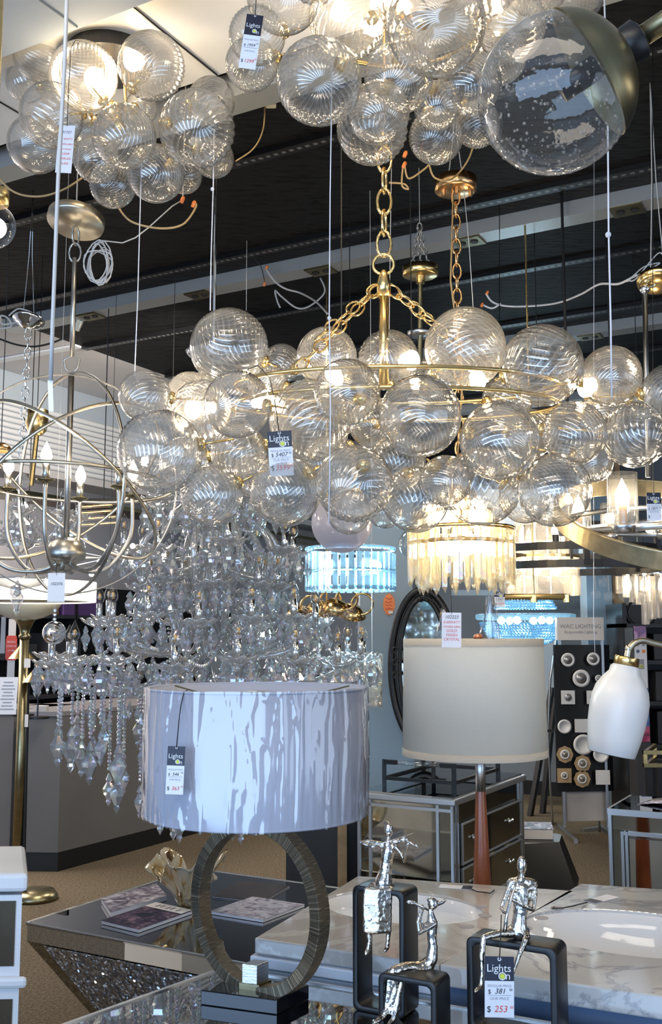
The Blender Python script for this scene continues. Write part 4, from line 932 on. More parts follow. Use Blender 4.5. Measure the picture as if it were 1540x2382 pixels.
# ---- flush mount upper left
DFm = 2.75; cen = P(262, 260, DFm+.06)
t = thing('bubble_flush_mount', 'smaller brass flush mount of swirled glass globes lit on the white ceiling at upper left', 'ceiling light', tuple(cen))
fl = [(92, 128, 64, .12), (62, 190, 50, .22), (194, 178, 84, -.06), (352, 154, 82, -.06), (120, 268, 78, .0), (84, 335, 70, .1), (288, 318, 78, -.1), (458, 300, 92, -.06), (492, 235, 58, .16), (498, 368, 48, .14), (224, 372, 56, .02), (362, 404, 70, .0), (262, 430, 56, .14), (428, 408, 44, .16), (190, 300, 46, .12), (330, 250, 40, .2)]
globe_cluster(t, cen, DFm, fl, rng)
lit(t, 216, 182, DFm+.02, .024); lit(t, 308, 140, DFm+.05, .026)
cp = P(257, 108, DFm+.1); ctop = 3.155
zz = cp.z; 
MB().lathe([(0, zz-.02), (.10, zz-.02), (.112, zz-.01), (.112, zz+.03), (0, zz+.03)], (cp.x, cp.y, 0), n=40).build('canopy', 'brass', t, True)
MB().lathe([(0, zz+.03), (.125, zz+.03), (.125, 3.16), (0, 3.16)], (cp.x, cp.y, 0), n=40).build('backplate', 'blackmet', t)
mb = MB()
for dx in (-.03, .0, .035): mb.tube([V((cp.x+dx, cp.y, zz)), V((cp.x+dx*1.6, cp.y-.02, cen.z))], .005, 6)
mb.build('support_rods', 'brass', t, True); MB().sph(cen, .03, 16, 12).build('hub', 'brass', t, True)

# ---- second cluster at the top
DT = 2.25; cen = P(930, 40, DT+.12)
t = thing('bubble_chandelier', 'swirled glass globe chandelier cut by the top edge with a price tag at its left', 'chandelier', tuple(cen))
tc2 = [(598, 82, 70, .05), (585, 150, 64, .12), (660, -10, 92, -.02), (742, 190, 104, -.05), (810, 45, 95, .0), (1014, 58, 122, -.12), (927, 182, 84, -.04), (866, 300, 86, .12), (880, 262, 76, .02), (1014, 318, 66, .14), (1018, 245, 58, .02),
 (1092, 195, 78, .0), (1110, 290, 56, .16), (1190, 60, 84, .05), (1330, -28, 88, .1), (905, -60, 70, .1), (735, -70, 80, .0), (1130, -40, 80, .0), (1250, -40, 80, .1), (960, 130, 60, .2), (1160, 130, 70, .2)]
globe_cluster(t, cen, DT, tc2, rng)
for b_ in ((790, 25), (905, -10), (1145, 8), (870, 60)): lit(t, b_[0], b_[1], DT+.1, .021)
MB().tube([cen, V((cen.x, cen.y, 3.16))], .012, 10).build('stem_rod', 'brass', t); MB().torus(cen, .22, .006, (0, 0, 1), 40, 6).build('hoop', 'brass', t, True)

# ---- close seeded glass globe wall lamp
D = 1.25; c = P(1292, 220, D); R = S(191, D)
t = thing('seeded_globe_lamp', 'big bubbly seeded glass globe with antique brass cup and dark arm at upper right', 'lamp', tuple(c))
MB().sph(c, R, 64, 40).build('glass_globe', 'seeded', t, True)
brr = random.Random(5); mb = MB()
for k in range(620):
    a = brr.uniform(0, 2*pi); z = brr.uniform(-1, .8); 
    if brr.random() < .45: z = -abs(z)*.9
    d = V((sqrt(1-z*z)*cos(a), sqrt(1-z*z)*sin(a), z)); mb.sph(c+d*R*.99, brr.choice((.0008, .0011, .0016, .0022)), 6, 4)
o = mb.build('air_bubbles', 'clear', t, True); o['kind'] = 'stuff'
axd = V((.80, -.25, .46)).normalized(); cc = c+axd*R*.50
cup = [(R*.80, -R*.02), (R*.80, .004), (R*.72, R*.22), (R*.52, R*.42), (R*.26, R*.54), (0, R*.56)]
MB().lathe([(R*.90, -R*.02), (R*.885, 0), (R*.84, R*.09), (R*.77, R*.19), (R*.67, R*.29), (R*.54, R*.385), (R*.38, R*.46), (R*.2, R*.52), (0, R*.54)], cc, axd, 48).build('brass_cup', 'abrass', t, True)
MB().lathe([(R*.25, R*.50), (R*.26, R*.70), (R*.2, R*.74), (0, R*.74)], cc, axd, 32).build('collar', 'blackmet', t, True)
MB().tube([cc+axd*R*.7, cc+axd*R*2.4], R*.135, 24).build('arm', 'abrass', t, True)
MB().lathe([(0, -R*.42), (R*.16, -R*.42), (R*.16, R*.1), (0, R*.1)], cc, axd, 24).build('socket', 'blackmet', t, True)
wl_ = cc+axd*R*2.4; MB().tube([wl_, V((wl_.x+.1, wl_.y, 3.16))], .012, 10).build('hanging_rod', 'abrass', t)

# ---- small lit clear globe at left edge
D = 2.0; c = P(-4, 525, D); t = thing('globe_pendant', 'lit clear glass globe cut by the left edge near the ceiling', 'pendant', tuple(c)); R = S(44, D)*1.25
MB().sph(c-V((R*.25, 0, 0)), R, 32, 20).build('glass_globe', 'clear', t, True); MB().sph(c-V((.005, 0, .005)), .021, 16, 12).build('bulb', 'bulb', t, True)
q = c+V((-R*.25, 0, R)); MB().lathe([(0, 0), (.03, 0), (.03, .03), (0, .03)], q, n=16).build('cap', 'brass', t, True); MB().tube([q, V((q.x, q.y, 3.2))], .004, 6).build('hanging_rod', 'brass', t)

# ---- generic small pieces
def canopy(t, c, r, h, mat, prof=None, tip=(0, 0, 1), top=3.25, n=40, wire=True, wm_='cord'):
    prof = prof or [(0, -h/2), (r*.9, -h/2), (r, -h/2+.004), (r, h/2), (0, h/2)]
    MB().lathe(prof, c, tip, n).build('canopy', mat, t, True)
    if wire:
        for s_ in (-1, 1): MB().tube([c+V((s_*r*.35, 0, h/2)), V((c.x+s_*r*.1, c.y, (c.z+top)/2)), V((c.x, c.y, top))], .0018, 5).build('hanging_wire', wm_, t)
def candle(mb_arm, t, pos, lit_, tube_r=.011, tube_h=.075, pan_r=.03, tube_m='chrome', pan='blackmet', sc=1.):
    if pan: MB().lathe([(0, -.006), (pan_r*.3, -.005), (pan_r, .004), (pan_r, .006), (0, .0)], pos, n=20).build('drip_pan', pan, t, True)
    a = MB().lathe([(0, 0), (tube_r, 0), (tube_r, tube_h), (0, tube_h)], pos, n=12).build('candle_sleeve', tube_m, t, True)
    if lit_: put(ME_FL_LIT, 'bulb', a, wm(t).inverted() @ qmat(pos+V((0, 0, tube_h)), sc=sc))
    else:
        put(ME_FL, 'bulb', a, wm(t).inverted() @ qmat(pos+V((0, 0, tube_h)), sc=sc)); put(ME_FIL, 'filament', a, wm(t).inverted() @ qmat(pos+V((0, 0, tube_h)), sc=sc))

# ---- orb chandelier at left
D = 3.0; c = P(158, 1125, D); R = S(262, D)
t = thing('orb_chandelier', 'aged silver orb chandelier of crossing hoops with lit candle bulbs at left', 'chandelier', tuple(c))
for ax, k, b_ in (((.75, .66, .02), 1., 1), ((-.35, .93, .05), .985, 1), ((.52, .40, .75), .97, 1), ((-.62, .25, .74), .97, 1), ((.03, .05, 1), .93, 1)):
    MB().torus(c, R*k, .006, ax, 84, 8, band=(.004, .0095)).build('hoop', 'champ' if k < .98 else 'silver', t, True)
top_ = c+V((0, 0, R)); 
MB().tube([top_, c+V((0, 0, -R*.62))], .009, 10).build('centre_rod', 'silver', t, True)
hub = c+V((0, 0, -R*.64)); MB().lathe([(0, .05), (.02, .05), (.045, .035), (.058, .01), (.056, -.012), (.04, -.02), (.02, -.03), (.022, -.045), (0, -.055)], hub, n=28).build('hub', 'silver', t, True)
for k, (px, py, lt) in enumerate(((18, 1140, 1), (106, 1120, 1), (186, 1162, 1), (277, 1135, 0), (308, 1156, 1), (-60, 1150, 1))):
    dd = D+(.10, -.14, .16, -.16, .08, .0)[k]; pp = P(px, py, dd); r_ = V((pp.x-hub.x, pp.y-hub.y, 0)); dn = .05
    MB().tube(smooth([hub+V((0, 0, -.01)), hub+r_*.25+V((0, 0, -.045)), hub+r_*.6+V((0, 0, -.04)), hub+r_*.88+V((0, 0, .02)), V((pp.x, pp.y, hub.z+(pp.z-hub.z)*.45)), V((pp.x, pp.y, pp.z))]), .006, 8).build('arm', 'silver', t, True)
    candle(None, t, pp, lt, .011, S(42, D), .026, 'silver', 'abrass')
MB().tube([top_+V((0, 0, .0)), top_+V((.018, 0, .02)), top_+V((.024, 0, .045)), top_+V((0, 0, .06)), top_+V((-.024, 0, .045)), top_+V((-.018, 0, .02)), top_], .0028, 6).build('top_loop', 'silver', t, True)
rc = P(172, 600, D); rt = V((top_.x, top_.y, P(172, 600, D).z))
MB().tube([top_+V((0, 0, .055)), rt], .0075, 8).build('hanging_rod', 'silver', t, True)
cq = V((top_.x, top_.y, P(175, 528, D).z)); MB().chain(rt-V((0, 0, .01)), cq, .06, .0035, .6).build('link', 'silver', t, True)
q_ = V((.10, .25, 1)); MB().lathe([(0, -.012), (.085, -.012), (.086, -.006), (.086, .012), (0, .012)], cq+V((.0, 0, .02)), q_, 40).build('canopy', 'champ', t, True)
MB().tube([cq+V((0, 0, .02)), V((cq.x, cq.y, 3.25))], .002, 5).build('hanging_wire', 'cord', t)
# coil of clear cord
mb = MB(); cc = P(230, 615, D-.03); pts = []
for k in range(120): a = k*.42; pts.append(cc+V((.034*sin(a)*(1+.3*sin(k*.11)), .012*cos(a*.5), .055*cos(a)*(1+.2*sin(k*.07))+.008*sin(k*.9))))
pts += [P(240, 560, D), P(285, 565, D), P(315, 553, D), P(345, 530, D), P(400, 480, D), P(425, 465, D+.05), P(428, 462, D+.05)+V((0, 0, .5))]
o = mb.tube(pts, .0022, 6).build('cable', 'cord', None, True); tag(o, 'coiled clear cord bundle hanging beside the orb chandelier canopy', 'cord')

# ---- second small crystal chandelier far left behind the orb
D = 3.9; c = P(66, 1235, D); t = thing('crystal_chandelier', 'smaller crystal chandelier with chrome canopy hanging behind the orb chandelier', 'chandelier', tuple(c))
canopy(t, P(66, 747, D), S(38, D), .03, 'chrome', [(0, -.03), (.014, -.03), (.03, -.022), (.033, -.016), (.045, -.012), (.05, -.004), (.06, .0), (.062, .008), (0, .012)], (.12, .25, 1), wm_='chrome')
MB().chain(P(66, 765, D), P(50, 1090, D)*1, .05, .003, .5).build('chain', 'chrome', t, True)
col = [(0, .17), (.012, .17), (.03, .14), (.012, .11), (.02, .06), (.045, .03), (.02, 0), (.05, -.03), (.07, -.08), (.05, -.11), (.015, -.13), (0, -.15)]
MB().lathe(col, c+V((-.03, 0, .05)), n=14).build('glass_column', 'crystal_arm', t)
rg = random.Random(4)
ME_DROP = me_of(MB().lathe([(0, .016), (.003, .012), (.008, .0), (.009, -.006), (.0055, -.02), (0, -.028)], n=6), 'crystal_drop', 'crystal', False)
ME_BALL2 = me_of(MB().sph((0, 0, 0), .012, 7, 5), 'bead', 'crystal_bead', False)
ME_PEND = me_of(MB().lathe([(0, .03), (.003, .026), (.010, .010), (.006, .004), (.018, -.016), (.016, -.026), (.006, -.046), (.008, -.052), (0, -.066)], n=6), 'pendeloque', 'crystal', False)
def ruffle(r, z, a): k = max(0, r-.02)/.05; return r*(1+.07*k*sin(9*a)), z+.006*k*sin(9*a)
ME_CUP = me_of(MB().lathe([(.008, -.012), (.014, -.012), (.03, -.004), (.048, .006), (.062, .016), (.060, .018), (.046, .010), (.028, .003), (.008, 0)], n=54, mod=ruffle), 'bobeche', 'crystal_arm')
ME_SLV = me_of(MB().lathe([(0, 0), (.0105, 0), (.0105, .066), (0, .066)], n=12), 'sleeve', 'chrome')
for k in range(8):
    a = 2*pi*k/8+.3; e = c+V((.21*cos(a)-.03, .21*sin(a), .05)); h_ = c+V((-.03, 0, -.02))
    MB().tube(smooth([h_, h_+(e-h_)*.35+V((0, 0, -.05)), h_+(e-h_)*.75+V((0, 0, -.06)), e]), .007, 7).build('arm', 'crystal_arm', t, True)
    I = wm(t).inverted(); cup_ = put(ME_CUP, 'bobeche', t, I @ qmat(e, sc=.8)); put(ME_SLV, 'candle_sleeve', cup_, Matrix.Identity(4)); put(ME_FL, 'bulb', cup_, Matrix.Translation((0, 0, .066)))
    for j in range(3): put(ME_PEND, 'crystal_drop', t, I @ qmat(e+V((.035*cos(j*2.1), .035*sin(j*2.1), -.06)), sc=.8))
mb = MB()
for k in range(10):
    a = 2*pi*k/10; p0 = c+V((-.03, 0, .2)); p1 = c+V((.15*cos(a)-.03, .15*sin(a), -.02))
    for j in range(10): q = p0.lerp(p1, j/10); mb.sph(q-V((0, 0, .06*sin(pi*j/10))), .006, 6, 4)
o = mb.build('bead_garland', 'crystal_bead', t); o['kind'] = 'stuff'
put(ME_PEND, 'crystal_drop', t, wm(t).inverted() @ qmat(P(40, 1375, D-.1), sc=1.4)); MB().sph(P(36, 1375, D-.2), .022, 10, 8).build('crystal_ball', 'crystal', t)
MB().lathe([(0, 0), (.08, .02), (.10, .05), (.0, .055)], P(45, 1330, D-.05)+V((0, 0, -.07)), n=16).build('bottom_dish', 'crystal_arm', t, True)

# ---- the big tiered crystal chandelier
D = 3.6; C0 = P(488, 1450, D)
def zy(py): return P(488, py, D).z
t = thing('crystal_chandelier', 'huge tiered silver crystal chandelier with unlit candle bulbs and hanging bead strands', 'chandelier', tuple(C0)); I = wm(t).inverted()
dr = []; pend = []
def lz(r, z): return V((C0.x+r.x, C0.y+r.y, z))
for zc, R, n, ph in ((zy(1538), .535, 18, .1), (zy(1450), .375, 14, .25), (zy(1368), .235, 9, .0), (zy(1290), .30, 8, .3), (zy(1180), .20, 7, .1), (zy(1060), .13, 6, 0)):
    for k in range(n):
        a = 2*pi*k/n+ph; u = V((cos(a), sin(a), 0)); dz = .012*sin(k*2.3)
        pts = [(.03, .02), (.10 if R > .3 else .06, -.04), (R*.45, -.10 if R > .3 else -.07), (R*.72, -.085), (R*.93, -.045), (R, -.012)]
        pp = [lz(u*r, zc+z+dz) for r, z in pts]
        # smooth the polyline
        sm = []
        for i in range(len(pp)-1):
            p0, p1, p2, p3 = pp[max(i-1, 0)], pp[i], pp[i+1], pp[min(i+2, len(pp)-1)]
            for s_ in (0, .33, .66): sm.append(.5*((2*p1)+(-p0+p2)*s_+(2*p0-5*p1+4*p2-p3)*s_**2+(-p0+3*p1-3*p2+p3)*s_**3))
        sm.append(pp[-1]); MB().tube(sm, .0095, 7).build('arm', 'crystal_arm', t, True)
        e = lz(u*R, zc+dz); cup_ = put(ME_CUP, 'bobeche', t, I @ qmat(e)); put(ME_SLV, 'candle_sleeve', cup_, Matrix.Translation((0, 0, .004)))
        put(ME_FL, 'bulb', cup_, Matrix.Translation((0, 0, .07))); put(ME_FIL, 'filament', cup_, Matrix.Translation((0, 0, .07)))
        for j in range(6):
            q = 2*pi*j/6+k; dr.append((e+V((.05*cos(q), .05*sin(q), -.032)), 1.35))
        for j in range(3): q = u*(R*(.35+.2*j)); dr.append((lz(q, zc-.135-.02*j+dz), 1.1))
dr.sort(key=lambda x: x[0].y+(.6 if x[0].z > zy(1300) else 0))
for p, s_ in dr[:100]: put(ME_PEND, 'crystal_prism', t, I @ qmat(p, sc=s_*rg.uniform(.55, .8), spin=rg.uniform(0, 6)))
mb = MB(); tv = [v.co.copy() for v in ME_PEND.vertices]; tf = [tuple(f.vertices) for f in ME_PEND.polygons]
for p, s_ in dr[100:]: m_ = qmat(p, sc=s_*.68, spin=rg.uniform(0, 6)); mb.add([m_ @ v for v in tv], tf)
o = mb.build('crystal_prism', 'crystal', t); o['kind'] = 'stuff'
# centre column of cut glass balls and large S scrolls
prof = []; z = 0
zt, zb = zy(900), zy(1600); n = 60
for k in range(n): f = k/(n-1); prof.append((.022+.02*abs(sin(k*.9))+.015*(k % 7 == 0), zb+(zt-zb)*f))
MB().lathe(prof, (C0.x, C0.y, 0), n=16).build('centre_column', 'crystal_arm', t)
for k in range(10):
    a = 2*pi*k/10+.2; u = V((cos(a), sin(a), 0)); pts = []
    for j in range(17):
        f = j/16; pts.append(lz(u*(.10+.13*sin(pi*f*.95)**1.2+.04*sin(f*6.3)), zy(1180)+(zy(1480)-zy(1180))*f))
    MB().tube(pts, .012, 7).build('scroll_arm', 'crystal_arm', t, True)
# hanging bead strands with long pendeloques
for R, n, l0, py0 in ((.50, 20, 1690, 1590), (.42, 16, 1730, 1600), (.33, 13, 1785, 1610), (.23, 10, 1830, 1620), (.12, 6, 1870, 1620)):
    for k in range(n):
        a = 2*pi*k/n+R*7; u = V((cos(a), sin(a), 0)); z0 = zy(py0+rg.uniform(-8, 8)); z1 = zy(l0+rg.uniform(-16, 16)); m = int((z0-z1)/.0125); mb = MB()
        for j in range(m): mb.sph(lz(u*R, z0-.0125*j), .0072 if j % 2 else .0055, 6, 4)
        s_ = mb.build('bead_strand', 'crystal_bead', t); c1 = lz(u*R, z1-.03)
        q = MB(); m_ = qmat(c1, sc=rg.uniform(1.15, 1.55), spin=rg.uniform(0, 6)); q.add([m_ @ v for v in tv], tf)
        q.build('pendeloque', 'crystal', s_)
mb = MB()    # garlands of beads between the tiers
for zc, R, zu, Ru, n in ((zy(1530), .50, zy(1440), .28, 18), (zy(1440), .34, zy(1360), .18, 14), (zy(1290), .28, zy(1180), .08, 12), (zy(1180), .18, zy(1040), .05, 10), (zy(1560), .52, zy(1560), .30, 20)):
    for k in range(n):
        a = 2*pi*(k+.5)/n; a2 = a+.35; p0 = lz(V((cos(a), sin(a), 0))*R, zc); p1 = lz(V((cos(a2), sin(a2), 0))*Ru, zu); L = (p1-p0).length; m = max(5, int(L/.013))
        for j in range(m): q = p0.lerp(p1, j/m); mb.sph(q-V((0, 0, .07*sin(pi*j/m))), .0058, 6, 4)
o = mb.build('bead_garland', 'crystal_bead', t); o['kind'] = 'stuff'
tp = lz(V((0, 0, 0)), zy(880)); MB().tube([tp, V((tp.x, tp.y, 3.25))], .006, 8).build('hanging_rod', 'chrome', t); MB().lathe([(0, 0), (.06, 0), (.06, .03), (0, .03)], (tp.x, tp.y, 3.218), n=24).build('canopy', 'chrome', t)
MB().lathe([(0, 0), (.05, .02), (.09, .035), (.10, .05), (.06, .055), (0, .06)], lz(V((0, 0, 0)), zy(850)), n=24).build('top_crown', 'crystal_arm', t, True)
# crystal ball ornament hanging at the left
c = P(126, 1472, 3.3); t = thing('crystal_ball_ornament', 'large clear crystal ball hanging on beads left of the tiered crystal chandelier', 'ornament', tuple(c))
pm('solid_crystal', (1, 1, 1), .0, 0, trans=1.); M['solid'] = MATS['solid_crystal']
MB().sph(c, S(27, 3.3), 28, 18).build('crystal_ball', 'solid', t, True)
mb = MB()
for k in range(3): mb.sph(c+V((0, 0, S(27, 3.3)+.006+.014*k)), .006, 7, 5)
mb.build('beads', 'crystal_bead', t); MB().tube([c+V((0, 0, S(27, 3.3)+.04)), V((P(126, 1375, 3.3).x, 3.3, P(126, 1340, 3.3).z)), V((c.x, 3.3, 3.25))], .0008, 5).build('thread', 'cord', t)

# ---- big lit drum pendant far left, small fittings around it
D = 4.9; c = P(60, 1378, D); t = thing('drum_pendant', 'wide lit white drum pendant behind the bottom of the orb chandelier', 'pendant', tuple(c)); r = S(160, D)
MB().lathe([(r*.98, -S(22, D)), (r, -S(22, D)), (r, S(24, D)), (r*.98, S(24, D))], c, n=56).build('drum_shade', 'drumlit', t, True)
MB().lathe([(0, 0), (r*.975, 0), (r*.975, .004), (0, .004)], c-V((0, 0, S(20, D))), n=48).build('diffuser', 'cream', t); MB().tube([c, V((c.x, c.y, 3.25))], .0022, 6).build('hanging_rod', 'blackmet', t)
D = 5.0; c = P(205, 1300, D)
def sputnik(px, py, D, n, L, lab, sd):
    c = P(px, py, D); t = thing('sputnik_pendant', lab, 'pendant', tuple(c)); r_ = random.Random(sd); MB().sph(c, .02, 12, 8).build('hub', 'brushed', t, True)
    for k in range(n):
        a = 2*pi*k/n+r_.uniform(-.2, .2); z = r_.uniform(-.22, .22); e = c+V((cos(a), sin(a)*.8, z)).normalized()*L*r_.uniform(.7, 1.1); MB().tube([c, e], .0025, 5).build('rod', 'brushed', t); put(ME_BALL, 'bulb', t, wm(t).inverted() @ qmat(e, sc=.012)).data = ME_SPARK
    MB().tube([c, V((c.x, c.y, 3.25))], .0014, 5).build('hanging_wire', 'blackcord', t)
ME_SPARK = me_of(MB().sph((0, 0, 0), 1, 10, 8), 'spark_bulb', 'spark')
sputnik(255, 1298, 5.0, 13, .30, 'thin rod sputnik pendant with tiny lit bulbs behind the orb chandelier', 1)
sputnik(395, 1300, 4.8, 9, .22, 'small sputnik pendant with lit bulbs behind the left side of the tiered crystal', 5)
D = 4.6; c = P(86, 985, D); t = thing('cup_pendant', 'antique brass cup-shaped pendant with rod behind the orb chandelier', 'pendant', tuple(c))
MB().lathe([(0, -.058), (.02, -.055), (.042, -.035), (.05, 0), (.05, .06), (.046, .062), (0, .06)], c, n=28).build('brass_cup', 'brass', t, True); MB().tube([c-V((0, 0, .05)), P(72, 1130, D)], .012, 8).build('lower_rod', 'brass', t); MB().tube([c, V((c.x, c.y, 3.25))], .002, 6).build('hanging_rod', 'blackmet', t)
D = 4.2; c = P(2, 1050, D); t = thing('dome_pendant', 'small copper dome pendant cut by the left edge behind the orb', 'pendant', tuple(c))
MB().lathe([(0, .035), (.02, .034), (.038, .02), (.045, 0), (.043, 0), (0, .03)], c, n=24).build('dome', 'copper', t, True); MB().tube([c+V((0, 0, .03)), V((c.x, c.y, 3.25))], .002, 5).build('cord', 'blackcord', t)
D = 5.2; c = P(240, 1195, D); t = thing('filament_bar_pendant', 'dark bar pendant with glowing orange filament tubes behind the orb chandelier', 'pendant', tuple(c))
MB().tube([c+V((-.1, 0, .06)), c+V((.1, 0, .06))], .018, 8).build('bar', 'blackmet', t); 
for k in range(4):
    q = c+V((-.13+.005*k, -.03+.02*k, .03-.028*k)); MB().tube([q, q+V((.20, 0, .012))], .010, 8).build('tube_bulb', 'clear', t, True); MB().tube([q, q+V((.18, 0, .012))], .0025, 5).build('filament', 'filament', t)
MB().tube([c+V((0, 0, .06)), V((c.x, c.y, 3.25))], .003, 5).build('hanging_wire', 'blackcord', t)
# cone table lamps behind the counter
def cone(px, py, D, r, lab, zb):
    c = P(px, py, D); R = S(r, D); t = thing('cone_lamp', lab, 'lamp', (c.x, c.y, zb))
    MB().lathe([(R, 0), (R*.12, R*1.05), (R*.12, R*1.5), (0, R*1.5)], c, n=36).build('cone_shade', 'brass', t, True)
    MB().tube([c+V((0, 0, R*.9)), c+V((-.0, .06, R*.3)), V((c.x, c.y+.06, zb))], .005, 6).build('stem', 'blackmet', t); MB().lathe([(0, 0), (.07, 0), (.07, .012), (0, .014)], (c.x, c.y+.06, zb), n=28).build('base', 'blackmet', t)
cone(50, 1532, 6.3, 30, 'upper gold cone lamp just right of the red sticker board', 1.02)
cone(83, 1586, 6.1, 30, 'lower gold cone lamp on the counter right of the torchiere pole', 1.02)
# torchiere
D = 5.55; c = P(42, 1395, D); base = G(36, 2092, 0); t = thing('torchiere', 'brass torchiere floor lamp with cream bowl shade at the left edge', 'floor lamp', (base.x, base.y, 0)); bx = base.x; by = base.y
zb_ = P(42, 1440, D).z; R = S(92, D)
MB().lathe([(.04, 0), (R*.5, .018), (R*.8, .05), (R*.97, .095), (R, .125), (R*.98, .125), (R*.94, .095), (R*.7, .05), (0, .02)], (bx, by, zb_), n=48).build('bowl_shade', 'cream', t, True)
MB().lathe([(0, .03), (.075, .022), (.05, -.01), (.032, -.05), (.028, -.08), (.036, -.085), (.036, -.10), (.03, -.105)], (bx, by, zb_), n=28).build('neck_cup', 'abrass', t, True)
MB().tube([(bx, by, zb_-.1), (bx, by, .03)], .028, 20).build('pole', 'abrass', t, True); MB().lathe([(0, 0), (.15, 0), (.15, .014), (.10, .03), (.03, .04), (0, .04)], (bx, by, 0), n=44).build('base', 'abrass', t, True)
D = 5.0; g = G(105, 2092, 0); t = thing('floor_lamp', 'low antique brass disc foot of a floor lamp standing behind the white chest', 'floor lamp', (g.x-.06, g.y, 0))
MB().lathe([(0, 0), (.13, 0), (.13, .02), (.11, .05), (0, .055)], (g.x-.06, g.y, 0), n=44).build('base', 'abrass', t, True); MB().tube([(g.x-.13, g.y, .05), (g.x-.15, g.y+.02, 1.3)], .012, 10).build('pole', 'blackbase', t)

# ---- cool lit round crystal flush light in the middle
D = 3.9; c = P(815, 1322, D); R = S(103, D); t = thing('crystal_drum_light', 'round two-tier crystal drum light glowing cool blue-white left of the column', 'ceiling light', tuple(c)); I = wm(t).inverted()
mp = MB().pbox((-.010, -.004, -.5), (.02, 0, 0), (0, .009, 0), (0, 0, 1)); ME_BAR = me_of(mp, 'glass_bar', 'crystal_blue', False)
for tier, (z0, h_) in enumerate(((.02, S(40, D)), (-.052, S(42, D)))):
    for k in range(36):
        a = 2*pi*k/36; m_ = Matrix.Translation(V((cos(a)*R, sin(a)*R, z0))) @ Matrix.Rotation(a+pi/2, 4, 'Z') @ Matrix.Diagonal((1, 1, h_, 1)); put(ME_BAR, 'crystal_bar', t, m_)
mb = MB(); rg2 = random.Random(8)
for z in (S(44, D), -.013, -S(46, D)):
    for k in range(80): a = 2*pi*k/80; mb.sph(c+V((cos(a)*R*.985, sin(a)*R*.985, z)), .008, 6, 4)
o = mb.build('bead_rims', 'crystal_blue', t); o['kind'] = 'stuff'
MB().lathe([(0, .0), (R*.93, 0), (R*.93, .01), (0, .01)], c+V((0, 0, .07)), n=40).build('metal_plate', 'chrome', t)
for k in range(7): a = 2*pi*k/7; put(ME_BALL, 'bulb', t, I @ qmat(c+V((cos(a)*R*.55, sin(a)*R*.55, .005)), sc=.028)).data = me_of(MB().sph((0, 0, 0), 1, 12, 8), 'led_bulb', 'bulbc')
MB().tube([c, V((c.x, c.y, 3.25))], .002, 6).build('hanging_rod', 'blackmet', t)
# ---- lilac glass globe
D = 3.0; c = P(795, 1216, D); R = S(71, D); t = thing('glass_globe_pendant', 'plain lilac-grey glass globe pendant hanging below the big bubble chandelier', 'pendant', tuple(c))
MB().sph(c, R, 48, 28).build('glass_globe', 'grey_globe', t, True); MB().lathe([(0, 0), (.03, 0), (.03, .04), (0, .04)], c+V((0, 0, R*.98)), n=20).build('cap', 'brushed', t); MB().tube([c+V((0, 0, R)), V((c.x, c.y, 3.25))], .0022, 5).build('cord', 'blackcord', t)
D = 3.6; c = P(962, 1265, D); t = thing('glass_globe_pendant', 'clear glass globe pendant half hidden by the left edge of the gold prism chandelier', 'pendant', tuple(c)); R = S(35, D)
MB().sph(c, R, 32, 20).build('glass_globe', 'clear', t, True); MB().tube([c+V((0, 0, R)), V((c.x, c.y, 3.25))], .0022, 5).build('cord', 'blackcord', t)

# ---- gold prism chandelier
D = 3.15; c = P(1073, 1290, D); R = S(122, D); t = thing('prism_chandelier', 'gold chandelier of long hanging crystal prisms brightly lit from inside', 'chandelier', tuple(c)); I = wm(t).inverted()
r_ = .0095; mb = MB()
tri = lambda z, s_=1.: [V((r_*s_*cos(a), r_*s_*sin(a), z)) for a in (pi/2, pi/2+2.094, pi/2+4.189)]
mb.rings([tri(1), tri(0), tri(-.09, .02)]); ME_PRI = me_of(mb, 'prism', 'crystal_gold', False)
for Rk, n, z0, L in ((1., 30, 1235, 120), (.80, 24, 1210, 160), (.58, 18, 1185, 175)):
    for k in range(n):
        a = 2*pi*k/n+Rk; L_ = S(L, D)*(1 if k % 2 else .88); zt_ = P(1073, z0, D).z
        put(ME_PRI, 'prism', t, Matrix.Translation(V((cos(a)*R*Rk, sin(a)*R*Rk, zt_-c.z-L_))) @ Matrix.Rotation(a+pi/2, 4, 'Z') @ Matrix.Diagonal((1, 1, L_, 1)))
for Rk, py in ((1., 1232), (.80, 1262), (.58, 1190)): MB().torus(V((c.x, c.y, P(1073, py, D).z)), R*Rk, .005, n=56, band=(.006, .012)).build('gold_ring', 'gold', t, True)
for k in range(12): a = 2*pi*k/6; q = V((c.x+cos(a)*R*(.42, .30)[k // 6], c.y+sin(a)*R*(.42, .30)[k // 6], P(1073, (1225, 1290)[k // 6], D).z)); put(ME_FL_LIT, 'bulb', t, I @ qmat(q, sc=1.15))
MB().lathe([(0, 0), (.03, 0), (.03, .2), (0, .2)], V((c.x, c.y, P(1073, 1245, D).z)), n=16).build('centre_body', 'gold', t, True)
q = P(1067, 430, D+.0); q = V((c.x, c.y, P(1072, 445, D).z)); a_ = V((c.x, c.y, P(1073, 1180, D).z))
MB().chain(a_, q, .052, .0036, .5).build('chain', 'copper', t, True)
canopy(t, q+V((0, 0, .02)), S(51, D), .042, 'copper')
for dx in (-.045, 0, .05): MB().lathe([(0, -.022), (.006, -.022), (.006, 0), (0, 0)], q+V((dx*.9, -.035+abs(dx)*.4, -.0)), n=10).build('canopy_knob', 'copper', t)
MB().tube([q+V((-.01, -.01, -.02)), q+V((-.022, -.01, -.3)), q+V((.012, -.01, -.6)), q+V((-.01, -.0, -.9))], .003, 6).build('cord', 'goldcord', t, True)
